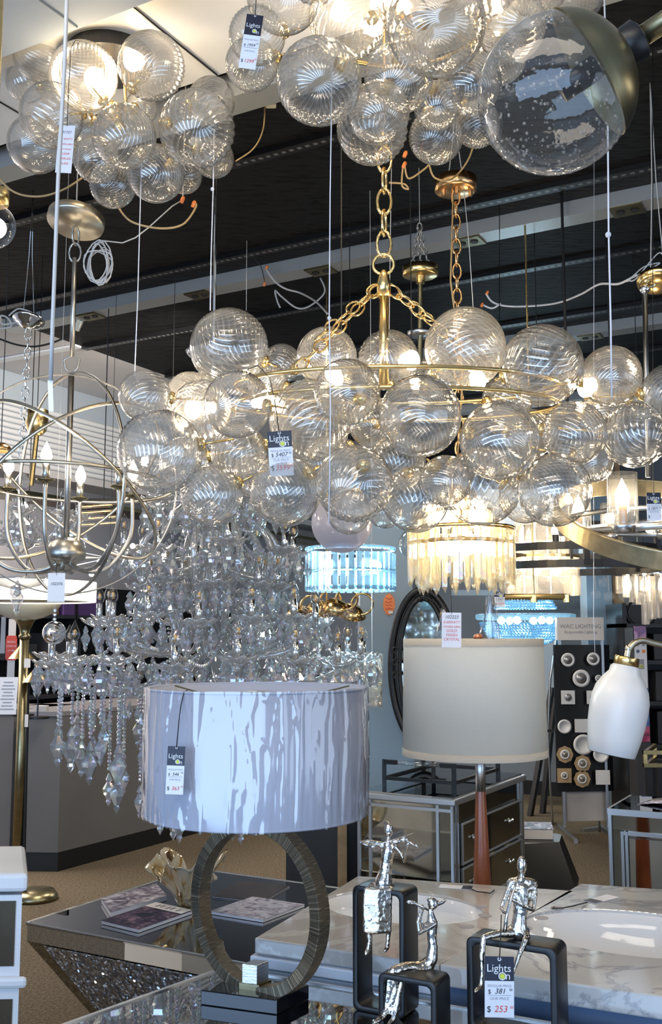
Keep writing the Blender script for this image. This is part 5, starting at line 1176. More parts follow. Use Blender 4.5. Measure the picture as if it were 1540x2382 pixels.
# small silver-brass canopy with rod (pendant hanging behind the bubbles)
D = 3.7; q = P(978, 632, D); t = thing('rod_pendant', 'brass canopy with dark bronze rod hanging on steel chain right of the gold chain', 'pendant', tuple(q))
canopy(t, q, S(43, D), .035, 'brass', wire=False); MB().tube([q, P(978, 960, D)], .009, 10).build('rod', 'abrass', t); MB().lathe([(0, 0), (.016, 0), (.016, .03), (0, .03)], q-V((0, 0, .045)), n=14).build('collar', 'brass', t)
e = P(976, 520, D)
for s_ in (-1, 0, 1): MB().chain(q+V((.03*s_, 0, .02)), e, .03, .002, .55).build('steel_chain', 'silver', t, True)
MB().tube([e, V((e.x, e.y, 3.25))], .0015, 5).build('hanging_wire', 'cord', t)
MB().lathe([(0, 0), (.045, 0), (.05, .014), (.02, .02), (0, .02)], P(978, 775, D)-V((0, 0, .01)), n=24).build('lower_plate', 'brushed', t, True)

# ---- tiered textured glass chandelier and gold bar under it
D = 4.3; c = P(1262, 1330, D); t = thing('tiered_glass_chandelier', 'wide tiered textured glass chandelier lit warm behind the black hoops', 'chandelier', tuple(c)); I = wm(t).inverted()
mp = MB().pbox((-.5, -.005, -.5), (1, 0, 0), (0, .01, 0), (0, 0, 1)); ME_PAN = me_of(mp, 'glass_panel', 'crystal_warm', False)
for R, y0, y1 in ((S(58, D), 1205, 1300), (S(82, D), 1300, 1385), (S(60, D), 1225, 1262)):
    n = max(14, int(2*pi*R/.05)); z0, z1 = P(1262, y1, D).z, P(1262, y0, D).z
    for k in range(n):
        a = 2*pi*k/n; put(ME_PAN, 'glass_panel', t, Matrix.Translation(V((cos(a)*R, sin(a)*R, (z0+z1)/2-c.z))) @ Matrix.Rotation(a+pi/2, 4, 'Z') @ Matrix.Diagonal((2*pi*R/n*.94, 1, z1-z0, 1)))
for k in range(6): a = 2*pi*k/6; put(ME_FL_LIT, 'bulb', t, I @ qmat(c+V((cos(a)*.08, sin(a)*.08, -.02)), sc=1.5)); put(ME_FL_LIT, 'bulb', t, I @ qmat(c+V((cos(a)*.08, sin(a)*.08, .12)), sc=1.2))
MB().tube([c, V((c.x, c.y, 3.25))], .0022, 6).build('hanging_rod', 'blackmet', t); MB().lathe([(0, 0), (S(84, D), 0), (S(84, D), .01), (0, .01)], V((c.x, c.y, P(1262, 1300, D).z)), n=40).build('gold_plate', 'brass', t)
D = 4.1; a, b_ = P(1165, 1388, D), P(1318, 1388, D); t = thing('brass_bar_pendant', 'slim horizontal brass bar light below the tiered glass chandelier', 'pendant', tuple((a+b_)/2))
MB().tube([a, b_], .012, 10).build('bar', 'brass', t); m_ = (a+b_)/2; MB().tube([m_, V((m_.x, m_.y, 3.25))], .004, 6).build('hanging_rod', 'brass', t)
for p in (a, m_, b_): MB().lathe([(0, 0), (.014, 0), (.014, .03), (0, .03)], p-V((0, 0, .022)), n=12).build('knob', 'brass', t)
# small clear crystal tube light at the right edge
D = 4.6; c = P(1500, 1365, D); t = thing('glass_tube_chandelier', 'chandelier of hanging ribbed glass tubes lit at the right edge', 'chandelier', tuple(c)); I = wm(t).inverted()
ME_TUB = me_of(MB().lathe([(1, -.5), (1, .5)], n=12), 'glass_tube', 'crystal_warm', True)
for k, (dx, dy, L) in enumerate(((-60, 0, 40), (-44, .06, 50), (-30, -.05, 60), (-14, 0, 66), (-2, -.08, 110), (14, 0, 100), (28, -.06, 96), (42, 0, 60), (56, .05, 60), (-22, .12, 50), (4, .12, 60), (30, .12, 60), (70, 0, 50))):
    p = P(1500+dx, 1340, D+dy); L_ = S(L, D); put(ME_TUB, 'glass_tube', t, I @ (Matrix.Translation(p-V((0, 0, L_/2))) @ Matrix.Diagonal((.017, .017, L_, 1))))
for dx in (-40, 0, 40): put(ME_FL_LIT, 'bulb', t, I @ qmat(P(1500+dx, 1375, D+.06), sc=1.2))
MB().lathe([(0, 0), (.13, 0), (.13, .02), (0, .02)], V((c.x, c.y, P(1500, 1338, D).z)), n=32).build('top_plate', 'chrome', t); MB().tube([c, V((c.x, c.y, 3.25))], .002, 6).build('hanging_rod', 'blackmet', t)
# cool blue crystal basket
D = 8.6; c = P(1222, 1435, D); R = S(112, D); t = thing('crystal_basket_chandelier', 'cool blue sparkling beaded basket chandelier below the tiered glass light', 'chandelier', tuple(c)); I = wm(t).inverted()
mb = MB()
for py, rr in ((1400, .55), (1407, .58), (1414, .62), (1450, .92), (1456, .90), (1462, .87), (1468, .83), (1474, .78), (1480, .71), (1486, .62), (1492, .52), (1497, .40)):
    z = P(1222, py, D).z; n = int(2*pi*R*rr/.026)
    for k in range(n): a = 2*pi*(k+.5*(py % 2))/n; mb.sph(V((c.x+cos(a)*R*rr, c.y+sin(a)*R*rr, z)), .0125, 6, 4)
o = mb.build('crystal_beads', 'bead_blue', t); o['kind'] = 'stuff'
MB().lathe([(R*.98, 0), (R*1.02, .01), (R*1.02, .045), (R*.96, .05), (R*.9, .04), (R*.9, .005)], V((c.x, c.y, P(1222, 1442, D).z)), n=60).build('beaded_rim', 'crystal_blue', t, True)
lb = me_of(MB().sph((0, 0, 0), 1, 12, 8), 'led_bulb', 'bulbc')
for k in range(6): a = 2*pi*k/6; put(lb, 'bulb', t, I @ qmat(c+V((cos(a)*R*.5, sin(a)*R*.5, -.03)), sc=.032))
MB().tube([c, V((c.x, c.y, 3.25))], .002, 6).build('hanging_rod', 'blackmet', t)
# black double hoop chandelier
D = 3.95; c = P(1330, 1300, D); R = S(200, D); t = thing('black_hoop_chandelier', 'black iron double-hoop chandelier behind the weathered brass ring', 'chandelier', tuple(c)); I = wm(t).inverted()
for py in (1283, 1322): MB().torus(V((c.x, c.y, P(1330, py, D).z)), R, .005, (.0, -.01, 1), n=64, band=(.006, S(20, D)*.85)).build('hoop', 'blackmet', t)
for k in range(6): a = 2*pi*k/6+.45; q = V((c.x+cos(a)*R, c.y+sin(a)*R, 0)); MB().pbox((q.x-.01, q.y-.01, P(1330, 1325, D).z), (.02, 0, 0), (0, .02, 0), (0, 0, S(105 if k % 2 else 45, D))).build('upright', 'blackmet', t)
p = P(1293, 1262, D-.1); MB().tube([p, p+V((0, 0, .03))], .012, 10).build('candle_sleeve', 'blackmet', t); put(ME_FL_LIT, 'bulb', t, I @ qmat(p+V((0, 0, .025)), sc=.95))
p = P(1512, 1240, D-.1); put(ME_FL_LIT, 'bulb', t, I @ qmat(p, sc=1.1))
MB().tube([c, V((c.x, c.y, 3.25))], .006, 6).build('hanging_rod', 'blackmet', t)
# weathered brass tilted ring chandelier
D = 3.1; c = P(1556, 1215, D); R = S(262, D); t = thing('ring_chandelier', 'weathered brass hoop chandelier with lit seeded glass cylinders at the right edge', 'chandelier', tuple(c)); I = wm(t).inverted()
nrm = V((.06, -.50, 1)).normalized()
MB().torus(c, R, .02, nrm, n=96, band=(.014, .058)).build('outer_hoop', 'walnutgrey', t, False, bevel=.003)
MB().torus(c, R*.965, .01, (-.10, -.10, 1), n=80, band=(.004, .02)).build('inner_hoop', 'brushed', t, True); MB().torus(c, R*.96, .01, (.02, .02, 1), n=80, band=(.004, .014)).build('inner_hoop', 'brushed', t, True)
for k, (px, py, dd, s_) in enumerate(((1347, 1240, -.08, 1.0), (1450, 1222, -.3, 1.15), (1420, 1245, .28, .85), (1545, 1240, .3, .9), (1580, 1190, -.3, 1.1))):
    d = D+dd; p = P(px, py, d); r = .036*s_; h = .125*s_
    MB().lathe([(r, 0), (r, h), (r*.96, h), (r*.96, .004)], p, n=32).build('glass_cylinder', 'seeded', t, True)
    MB().lathe([(0, -.02), (r*.7, -.02), (r*.8, -.004), (r*.8, 0), (0, 0)], p, n=24).build('holder', 'brushed', t, True); MB().tube([p, p+V((0, 0, h*.38))], .011, 10).build('candle_sleeve', 'oak', t); put(ME_FL_LIT, 'bulb', t, I @ qmat(p+V((0, 0, h*.36)), sc=1.1*s_))
q = P(1500, 680, D); MB().tube([P(1508, 1110, D), q], .008, 10).build('hanging_rod', 'brushed', t, True); cq = V((P(1508, 655, D).x+.03, D, P(1508, 655, D).z))
MB().sph(q+V((0, 0, .01)), .016, 12, 8).build('swivel', 'chrome', t, True); MB().chain(q+V((0, 0, .02)), cq, .03, .003).build('link', 'chrome', t, True)
canopy(t, cq, S(50, D), .02, 'gold', [(0, -.01), (.05, -.012), (.064, -.004), (.065, .01), (0, .012)], (.1, .3, 1))
# clear glass disc pendants
t = thing('glass_disc_pendant', 'cluster of clear bubbled glass discs hanging on thin wires at right', 'pendant', tuple(P(1420, 1390, 4.4))); ME_DISC = me_of(MB().lathe([(0, 0), (.8, 0), (.97, .03), (1, .09), (.97, .15), (0, .2)], n=28), 'disc', 'seeded')
for px, py, r in ((1386, 1385, 12), (1416, 1388, 13), (1405, 1355, 13), (1452, 1383, 15), (1487, 1390, 12)):
    p = P(px, py, 4.4); put(ME_DISC, 'glass_disc', t, wm(t).inverted() @ qmat(p, (0, -1, 0), S(r, 4.4))); MB().tube([p+V((0, 0, S(r, 4.4))), V((p.x, p.y, 1.98))], .0015, 5).build('wire', 'cord', t)
p = P(1436, 1335, 4.4); MB().box((p.x, p.y, 1.98), (S(130, 4.4), .04, .02)).build('bar', 'blackmet', t); MB().tube([(p.x, p.y, 1.98), (p.x, p.y, 3.25)], .004, 6).build('hanging_rod', 'blackmet', t)
# gold leaf fitting between crystal and column
D = 4.9; t = thing('flower_wall_light', 'yellow gold petal fitting with clear flower glasses left of the column', 'ceiling light', tuple(P(770, 1420, D)))
for k, (px, py) in enumerate(((700, 1425), (745, 1412), (782, 1408), (818, 1420))):
    p = P(px, py, D+.05*(k % 2)); MB().lathe([(.0, .03), (.04, .02), (.075, -.02), (.07, -.024), (.035, .012)], p, (.2, -.5, 1), 20).build('petal', 'gold', t, True); MB().torus(p+V((.05, -.03, .03)), .05, .006, (0, 1, .2), 24, 6).build('curl', 'gold', t, True)
for k in range(12): p = P(688+12*k, 1428+10*sin(k*2.2), D-.1); put(ME_DISC, 'glass_flower', t, wm(t).inverted() @ qmat(p, (rg.uniform(-.5, .5), -1, .3), .02))
p = P(760, 1410, D); MB().tube([p, V((p.x, p.y, 3.25))], .005, 6).build('hanging_rod', 'brass', t)

# ---- gooseneck floor lamp, frosted bell shade
D = 3.4; t = thing('gooseneck_floor_lamp', 'brushed brass gooseneck floor lamp with frosted white glass shade at right', 'floor lamp', (P(1560, 1480, D).x+.25, D, 0))
ax = V((-.20, 0, -1)).normalized(); c = P(1456, 1548, D); L = S(205, D)
prof = [(.25, .0), (.30, .03), (.31, .08), (.42, .16), (.52, .26), (.57, .38), (.575, .5), (.56, .66), (.52, .82), (.46, .99), (.44, 1.0), (.50, .82), (.54, .6), (.54, .4), (.4, .18), (.28, .06)]
MB().lathe([(r*S(115, D), z*L) for r, z in prof], c, ax, 48).build('glass_shade', 'frosted', t, True)
MB().lathe([(0, -.028), (S(27, D), -.028), (S(28, D), -.024), (S(28, D), .008), (0, .01)], c, ax, 40).build('shade_cap', 'brass', t, True)
pts = [c-ax*.02, c-ax*.06, P(1462, 1512, D), P(1476, 1496, D), P(1496, 1490, D), P(1520, 1496, D), P(1548, 1503, D), P(1600, 1520, D)]
bx = pts[-1].x+.12; pts += [V((bx, D, pts[-1].z-.12)), V((bx+.02, D, pts[-1].z-.4)), V((bx+.02, D, .02))]
MB().tube(smooth(pts), S(7.5, D), 14).build('gooseneck', 'champ', t, True); MB().lathe([(0, 0), (.13, 0), (.13, .015), (0, .02)], (bx+.02, D, 0), n=36).build('base', 'champ', t, True)
# slim arc floor lamp in front of the board
D = 6.6; g = G(1395, 1935, 0); t = thing('arc_floor_lamp', 'slim dark steel floor lamp pole crossing the right half of the display board', 'floor lamp', tuple(g))
MB().tube([g, P(1392, 1850, g.y), P(1385, 1750, g.y), P(1390, 1600, g.y), P(1402, 1492, g.y)], .009, 8).build('pole', 'brushed', t, True); MB().pbox(g-V((.12, .0, 0)), (.16, .10, 0), (-.02, .03, 0), (0, 0, .02)).build('foot', 'brushed', t)
g2 = G(1286, 1920, 0); t = thing('arc_floor_lamp', 'slim steel curved floor lamp pole at the left edge of the display board', 'floor lamp', tuple(g2)); MB().tube([g2, P(1280, 1830, g2.y), P(1275, 1700, g2.y), P(1280, 1580, g2.y), P(1294, 1490, g2.y)], .009, 8).build('pole', 'brushed', t, True); MB().pbox(g2-V((.14, .08, 0)), (.18, .12, 0), (-.02, .03, 0), (0, 0, .02)).build('foot', 'brushed', t)

# ---- ivory drum shade lamp with tapered wooden column
D = 3.3; c = P(1100, 1487, D); R = S(162, D); zt_ = c.z; zb2 = P(1100, 1755, D).z; t = thing('wooden_floor_lamp', 'floor lamp with ivory linen drum shade on a tapered cherry wood column', 'floor lamp', (c.x, c.y, 0))
MB().lathe([(R*.985, zt_), (R*1.015, zb2), (R*1.005, zb2), (R*.975, zt_)], (c.x, c.y, 0), n=72).build('drum_shade', 'ivory', t, True)
for z, h in ((zt_-.022, .024), (zb2-.001, .022)): k = 1. if z > 1.3 else 1.027; MB().lathe([(R*.992*k, z), (R*.992*k, z+h), (R*.986*k, z+h), (R*.986*k, z)], (c.x, c.y, 0), n=72).build('shade_trim', 'trimtape', t, True)
sx = P(1112, 1480, D).x-0.0
MB().tube([(sx, D, zb2-.12), (sx, D, zt_+.01)], S(10, D), 20).build('metal_neck', 'brushed', t, True); zn = P(1112, 1840, D).z
MB().tube([(sx, D, zb2+.02), (sx, D, zn)], S(11.5, D), 24).build('metal_neck', 'brushed', t, True)
MB().lathe([(S(11, D), zn), (S(13, D), zn-.05), (S(16, D), zn-.15), (S(22, D), zn-.34), (S(30, D), .12), (S(34, D), .02), (0, .02)], (sx, D, 0), n=36).build('wooden_column', 'wood', t, True)
MB().lathe([(0, 0), (.14, 0), (.14, .018), (0, .02)], (sx, D, 0), n=40).build('base', 'brushed', t, True); MB().sph((sx, D, zt_+.006), (.016, .016, .012), 14, 8).build('finial', 'wood', t, True)
mb = MB()
for k in range(3): a = 2*pi*k/3; mb.tube([(sx, D, zt_-.03), (c.x+R*.97*cos(a), D+R*.97*sin(a), zt_-.012)], .002, 5)
mb.build('shade_spider', 'brushed', t)

# ================================================================== RING LAMP (foreground)
L_, F_, R_ = G(466, 2337, ZF), G(644, 2361, ZF), G(719, 2324, ZF); B_ = L_+R_-F_; cb_ = (L_+R_)/2; Dl = cb_.y
t = thing('ring_table_lamp', 'table lamp with bronze ring body and white drum shade still in plastic wrap', 'table lamp', tuple(cb_))
MB().poly([L_, F_, R_, B_], .029).build('base', 'baseblk', t, bevel=.002)
fx = (F_-L_).normalized(); fy = (R_-F_).normalized(); zb3 = ZF+.029
def obx(c, w_, d_, z0, z1): return MB().pbox(c-fx*w_/2-fy*d_/2+V((0, 0, z0-c.z)), fx*w_, fy*d_, (0, 0, z1-z0))
obx(cb_, .045, .042, zb3, zb3+.012).build('plinth', 'abrass', t)
obx(cb_, .034, .040, zb3+.012, zb3+.05).build('lower_clamp', 'brushed', t, bevel=.001)
rc_ = V((cb_.x+.003, cb_.y, P(598, 2108, Dl).z)); Ro = S(193, Dl)-.013
th = radians(-38); rx_ = V((cos(th), sin(th), 0)); rn = V((-rx_.y, rx_.x, 0))
ro = MB().torus((0, 0, 0), Ro, .01, (0, 1, 0), n=120, band=(.026, .036)).build('ring', 'hoop', t, False, world=False, bevel=.002)
ro.matrix_basis = wm(t).inverted() @ (Matrix.Translation(rc_) @ Matrix.Rotation(th, 4, 'Z'))
zs0 = rc_.z+Ro-.02; MB().pbox(V((cb_.x, cb_.y, zs0))-rx_*.017-rn*.02, rx_*.034, rn*.04, (0, 0, .30)).build('upper_clamp', 'brushed', t, bevel=.001)
sc_ = P(598, 1600, Dl); Rs = S(250, Dl); zt2 = sc_.z; zb4 = P(598, 1888, Dl).z; so = V((sc_.x, cb_.y, 0))
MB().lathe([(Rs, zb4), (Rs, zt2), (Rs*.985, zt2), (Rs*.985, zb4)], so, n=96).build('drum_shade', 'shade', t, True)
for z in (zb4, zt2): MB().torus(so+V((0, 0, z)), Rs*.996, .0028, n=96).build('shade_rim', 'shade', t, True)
mb = MB()
for k in range(3): a = 2*pi*k/3+.5; mb.tube([so+V((0, 0, zt2-.018)), so+V((Rs*.6*cos(a), Rs*.6*sin(a), zt2-.018)), so+V((Rs*.97*cos(a), Rs*.97*sin(a), zt2-.001))], .002, 6)
mb.build('shade_spider', 'abrass', t)
# crumpled plastic wrap: folded sheet hugging the shade
nu, nv = 420, 60; R = []; nz = noise
def fold(a, f):
    # taut vertical pleats that meet in points, over nearly flat film
    v1 = nz.noise(V((cos(a)*1.3, sin(a)*1.3, f*.5))); up = f/2.0
    q = V((cos(a)*7+v1*.5+up*.3*sin(a*3), sin(a)*7, f*.22+v1*.3)); r1 = max(0, 1-abs(nz.noise(q))*9)
    q3 = V((cos(a)*15, sin(a)*15+up*.8*v1, f*.5+1*v1)); r2 = max(0, 1-abs(nz.noise(q3))*9)
    tri = abs(((a*5.5+up*1.3*(1 if int(a*5.5) % 2 else -1)) % 1)-.5)*2
    return .0034*r1+.0018*r2+.0022*max(0, v1)*tri*up
for i in range(nv+1):
    f = i/nv; z = zb4-.003+(zt2-zb4+.007)*f; taut = .35+.65*min(1, (1-f)*1.0+f*1.1); ring = []
    for j in range(nu):
        a = 2*pi*j/nu; ring.append(so+V(((Rs+.003+fold(a, f*2.0)*taut)*cos(a), (Rs+.003+fold(a, f*2.0)*taut)*sin(a), z+.002*nz.noise(V((cos(a)*3, sin(a)*3, 5))))))
    R.append(ring)
MB().rings(R, cap=False).build('plastic_wrap', 'wrap', t, True)

# ================================================================== FIGURINES
ax1, ax2 = -E1, E2
def frame_block(t, base, w_, d_, h, th_):
    """hollow rounded rectangular block: ring profile in the (ax1, z) plane, depth along ax2"""
    def rr(x0, x1, z0, z1, r, n=6):
        pts = []
        for cx_, cz_, a0 in ((x1-r, z0+r, -pi/2), (x1-r, z1-r, 0), (x0+r, z1-r, pi/2), (x0+r, z0+r, pi)):
            for k in range(n+1): a = a0+pi/2*k/n; pts.append((cx_+r*cos(a), cz_+r*sin(a)))
        return pts
    o_ = rr(0, w_, 0, h, th_*1.1); i_ = rr(th_, w_-th_, th_, h-th_, th_*.9)
    W = lambda q, y: base+ax1*q[0]+ax2*y+V((0, 0, q[1])); mb = MB()
    mb.rings([[W(q, 0) for q in i_], [W(q, 0) for q in o_], [W(q, d_) for q in o_], [W(q, d_) for q in i_]], closed=True)
    return mb.build('block_frame', 'block', t, True, bevel=.0025)
def figure_mesh(mb, t, name='figure', vox=.0013):
    o = mb.build(name, 'hammered', t, True)
    r = o.modifiers.new('r', 'REMESH'); r.mode = 'VOXEL'; r.voxel_size = vox; r.use_smooth_shade = True
    s = o.modifiers.new('s', 'SMOOTH'); s.factor = .6; s.iterations = 4
    tx = bpy.data.textures.get('dent') or bpy.data.textures.new('dent', 'CLOUDS'); tx.noise_scale = .012
    d = o.modifiers.new('d', 'DISPLACE'); d.texture = tx; d.strength = .0022; d.mid_level = .5
    return o
def capsule(mb, pts, rs, n=12):
    mb.tube(pts, rs, n)
    for p, r in zip(pts, rs): mb.sph(p, r*.99, n, 8)
# -- violin player on the tall block
Bt = G(820, 2349, ZF); t = thing('figurine', 'hammered silver seated violin player figurine on the tall black open block', 'figurine', tuple(Bt+ax1*.055+ax2*.03))
frame_block(t, Bt, .118, .070, .247, .0115)
d0 = Bt.y-.020
def Q(px, py, dy=0): return P(px, py, d0+dy)
q_ = d0/FPX
def Rr(*a): return [v*q_ for v in a]
mb = MB(); topz = Bt.z+.247
capsule(mb, [Q(903, 1952), Q(903, 1962), Q(903, 1978), Q(899, 2005), Q(896, 2030), Q(892, 2052)], Rr(6, 11, 16, 14, 15, 21))
capsule(mb, [Q(886, 1966), Q(918, 1966)], Rr(6, 6)); mb.sph(Q(904, 1930), (10.5*q_, 11*q_, 16*q_), 16, 12); mb.sph(Q(900, 1918, .008), 8*q_, 12, 8)
capsule(mb, [Q(904, 1942), Q(903, 1956)], Rr(5, 5))
for s_ in range(6):      # dress: lap flaring forward over the front edge
    f = s_/5; x0 = 858-6*f+((1-f)*6); 
    capsule(mb, [Q(872-14*f, 2064+8*f, .012-.022*f), Q(905+3*f, 2062+8*f, .012-.022*f)], Rr(15-6*f, 14-6*f))
for s_ in range(22):
    f = s_/21; y = 2072+93*f; capsule(mb, [Q(852-2*sin(f*3), y, -.018-.004*f), Q(880, y+1, -.021-.004*f), Q(907-2*f, y, -.018-.004*f)], Rr(6.5, 7, 6))
capsule(mb, [Q(857, 2160, -.02), Q(860, 2190, -.022), Q(856, 2208, -.022), Q(852, 2218, -.030)], Rr(6.5, 5, 5.5, 4.5)); capsule(mb, [Q(904, 2160, -.02), Q(903, 2188, -.022), Q(901, 2205, -.022), Q(896, 2212, -.030)], Rr(6, 4.6, 5, 4.2))
capsule(mb, [Q(888, 1964), Q(862, 1958, -.004), Q(839, 1958, -.006)], Rr(5.5, 4, 3.6)); capsule(mb, [Q(839, 1959, -.006), Q(856, 1966, -.016), Q(868, 1969, -.022)], Rr(3.8, 3.8, 5))
capsule(mb, [Q(918, 1966), Q(932, 1985, -.004), Q(940, 2004, -.006)], Rr(5.5, 4.2, 3.4)); capsule(mb, [Q(940, 2005, -.006), Q(944, 1985, -.014), Q(950, 1962, -.02)], Rr(3.4, 3.2, 4))
figure_mesh(mb, t)
mb = MB(); mb.sph(Q(922, 1957, -.016), (12*q_, 7*q_, 6*q_), 16, 10); mb.sph(Q(940, 1953, -.02), (10*q_, 6*q_, 6*q_), 14, 8); mb.tube([Q(944, 1954, -.02), Q(958, 1962, -.024), Q(972, 1971, -.028)], Rr(3, 2.6, 3.4), 8); mb.sph(Q(968, 1968, -.026), 4*q_, 10, 6)
mb.build('violin', 'hammered', t, True); MB().tube([Q(850, 1972, -.024), Q(905, 1957, -.028), Q(961, 1938, -.024)], Rr(1, 1, .8), 6).build('bow', 'hammered', t, True)
# -- flute player on the low block
Bs = G(880, 2418, ZF); t = thing('figurine', 'hammered silver flute player figurine seated on the low black open block', 'figurine', tuple(Bs+ax1*.055+ax2*.03))
frame_block(t, Bs, .120, .070, .122, .0115); d0 = Bs.y+.035; q_ = d0/FPX; mb = MB()
capsule(mb, [Q(1001, 2118), Q(1003, 2132), Q(1006, 2150), Q(1005, 2178), Q(1007, 2205), Q(1005, 2228), Q(996, 2243)], Rr(6, 9.5, 13, 10.5, 11.5, 14, 16))
mb.sph(Q(1007, 2102), (12*q_, 11*q_, 13*q_), 16, 12); mb.sph(Q(1003, 2093), (11*q_, 9*q_, 6*q_), 12, 8); capsule(mb, [Q(1015, 2102, .002), Q(1030, 2097, .004), Q(1040, 2090, .004)], Rr(7, 5, 2))
capsule(mb, [Q(1004, 2110), Q(1003, 2124)], Rr(5, 4.5))
capsule(mb, [Q(1010, 2148, -.006), Q(995, 2160, -.016), Q(975, 2171, -.022)], Rr(6, 4.5, 4)); capsule(mb, [Q(975, 2171, -.022), Q(972, 2145, -.022), Q(979, 2116, -.016)], Rr(4.2, 4.2, 3.5))
capsule(mb, [Q(1000, 2146, .01), Q(990, 2150, .004), Q(986, 2158, -.002)], Rr(5, 4, 4)); capsule(mb, [Q(986, 2158, -.002), Q(978, 2135, -.006), Q(984, 2112, -.008)], Rr(4, 3.6, 3.6)); mb.sph(Q(981, 2110, -.012), 6*q_, 10, 8)
capsule(mb, [Q(996, 2244), Q(975, 2250, -.006), Q(945, 2250, -.018), Q(915, 2259, -.03)], Rr(14, 13, 12, 11)); capsule(mb, [Q(995, 2252, -.008), Q(965, 2266, -.018), Q(938, 2272, -.028)], Rr(10, 9, 7))
for s_ in range(18): f = s_/17; capsule(mb, [Q(906-8*f, 2266+88*f, -.034), Q(925-12*f, 2268+86*f, -.034)], Rr(6.5, 6.5))
capsule(mb, [Q(936, 2273, -.03), Q(928, 2315, -.036), Q(921, 2350, -.038), Q(914, 2372, -.042), Q(900, 2388, -.056)], Rr(7, 5.5, 5, 6.5, 4)); capsule(mb, [Q(897, 2350, -.036), Q(890, 2366, -.040), Q(872, 2378, -.054)], Rr(7, 7, 4))
figure_mesh(mb, t)
mb = MB(); mb.tube([Q(996, 2117, -.016), Q(978, 2108, -.02), Q(962, 2100, -.024), Q(948, 2098, -.028)], Rr(2.2, 3, 4.2, 3.2), 8); mb.sph(Q(952, 2098, -.028), (6*q_, 4*q_, 4*q_), 10, 6); mb.build('flute', 'hammered', t, True)
# -- clarinet player on the right block
Br = G(1087, 2402, ZF); t = thing('figurine', 'hammered silver clarinet player figurine on the right black open block', 'figurine', tuple(Br+ax1*.08+ax2*.03))
frame_block(t, Br, .180, .070, .180, .0135); d0 = Br.y-.022; q_ = d0/FPX; mb = MB()
mb.sph(Q(1214, 2012), (11.5*q_, 12*q_, 19*q_), 18, 12); capsule(mb, [Q(1214, 2024), Q(1214, 2042)], Rr(6, 7))
capsule(mb, [Q(1190, 2054), Q(1214, 2048), Q(1240, 2056)], Rr(11, 10, 11)); capsule(mb, [Q(1198, 2064), Q(1232, 2064)], Rr(14, 13)); capsule(mb, [Q(1202, 2086), Q(1229, 2086)], Rr(14, 12))
capsule(mb, [Q(1216, 2070), Q(1214, 2100), Q(1210, 2125), Q(1208, 2150), Q(1208, 2166)], Rr(19, 19, 16, 18, 20)); capsule(mb, [Q(1192, 2166), Q(1220, 2166)], Rr(14, 13))
capsule(mb, [Q(1188, 2056), Q(1176, 2085, -.010), Q(1166, 2112, -.022)], Rr(7.5, 5.5, 4.5)); capsule(mb, [Q(1166, 2112, -.022), Q(1172, 2120, -.034), Q(1179, 2122, -.042)], Rr(4.5, 4.8, 5))
capsule(mb, [Q(1242, 2058), Q(1245, 2085, -.008), Q(1241, 2116, -.016)], Rr(7, 5.2, 4.5)); capsule(mb, [Q(1241, 2117, -.016), Q(1215, 2106, -.032), Q(1190, 2092, -.040), Q(1184, 2090, -.042)], Rr(4.6, 4.5, 4.5, 5.5))
capsule(mb, [Q(1196, 2170, -.004), Q(1160, 2172, -.020), Q(1127, 2180, -.034)], Rr(11, 8, 7)); capsule(mb, [Q(1125, 2181, -.034), Q(1121, 2225, -.040), Q(1122, 2270, -.042), Q(1118, 2296, -.046), Q(1106, 2306, -.060)], Rr(7, 6, 4.6, 6.5, 4))
capsule(mb, [Q(1216, 2170, -.004), Q(1226, 2178, -.020), Q(1222, 2188, -.034)], Rr(10, 8, 7)); capsule(mb, [Q(1222, 2188, -.034), Q(1208, 2222, -.042), Q(1197, 2252, -.046), Q(1192, 2266, -.052)], Rr(6.5, 5.5, 4, 4))
figure_mesh(mb, t)
mb = MB(); mb.tube([Q(1208, 2028, -.024), Q(1198, 2062, -.040), Q(1188, 2092, -.050), Q(1180, 2124, -.058), Q(1174, 2168, -.062)], Rr(1.6, 2.4, 3.2, 3.6, 5), 10); mb.build('clarinet', 'hammered', t, True)

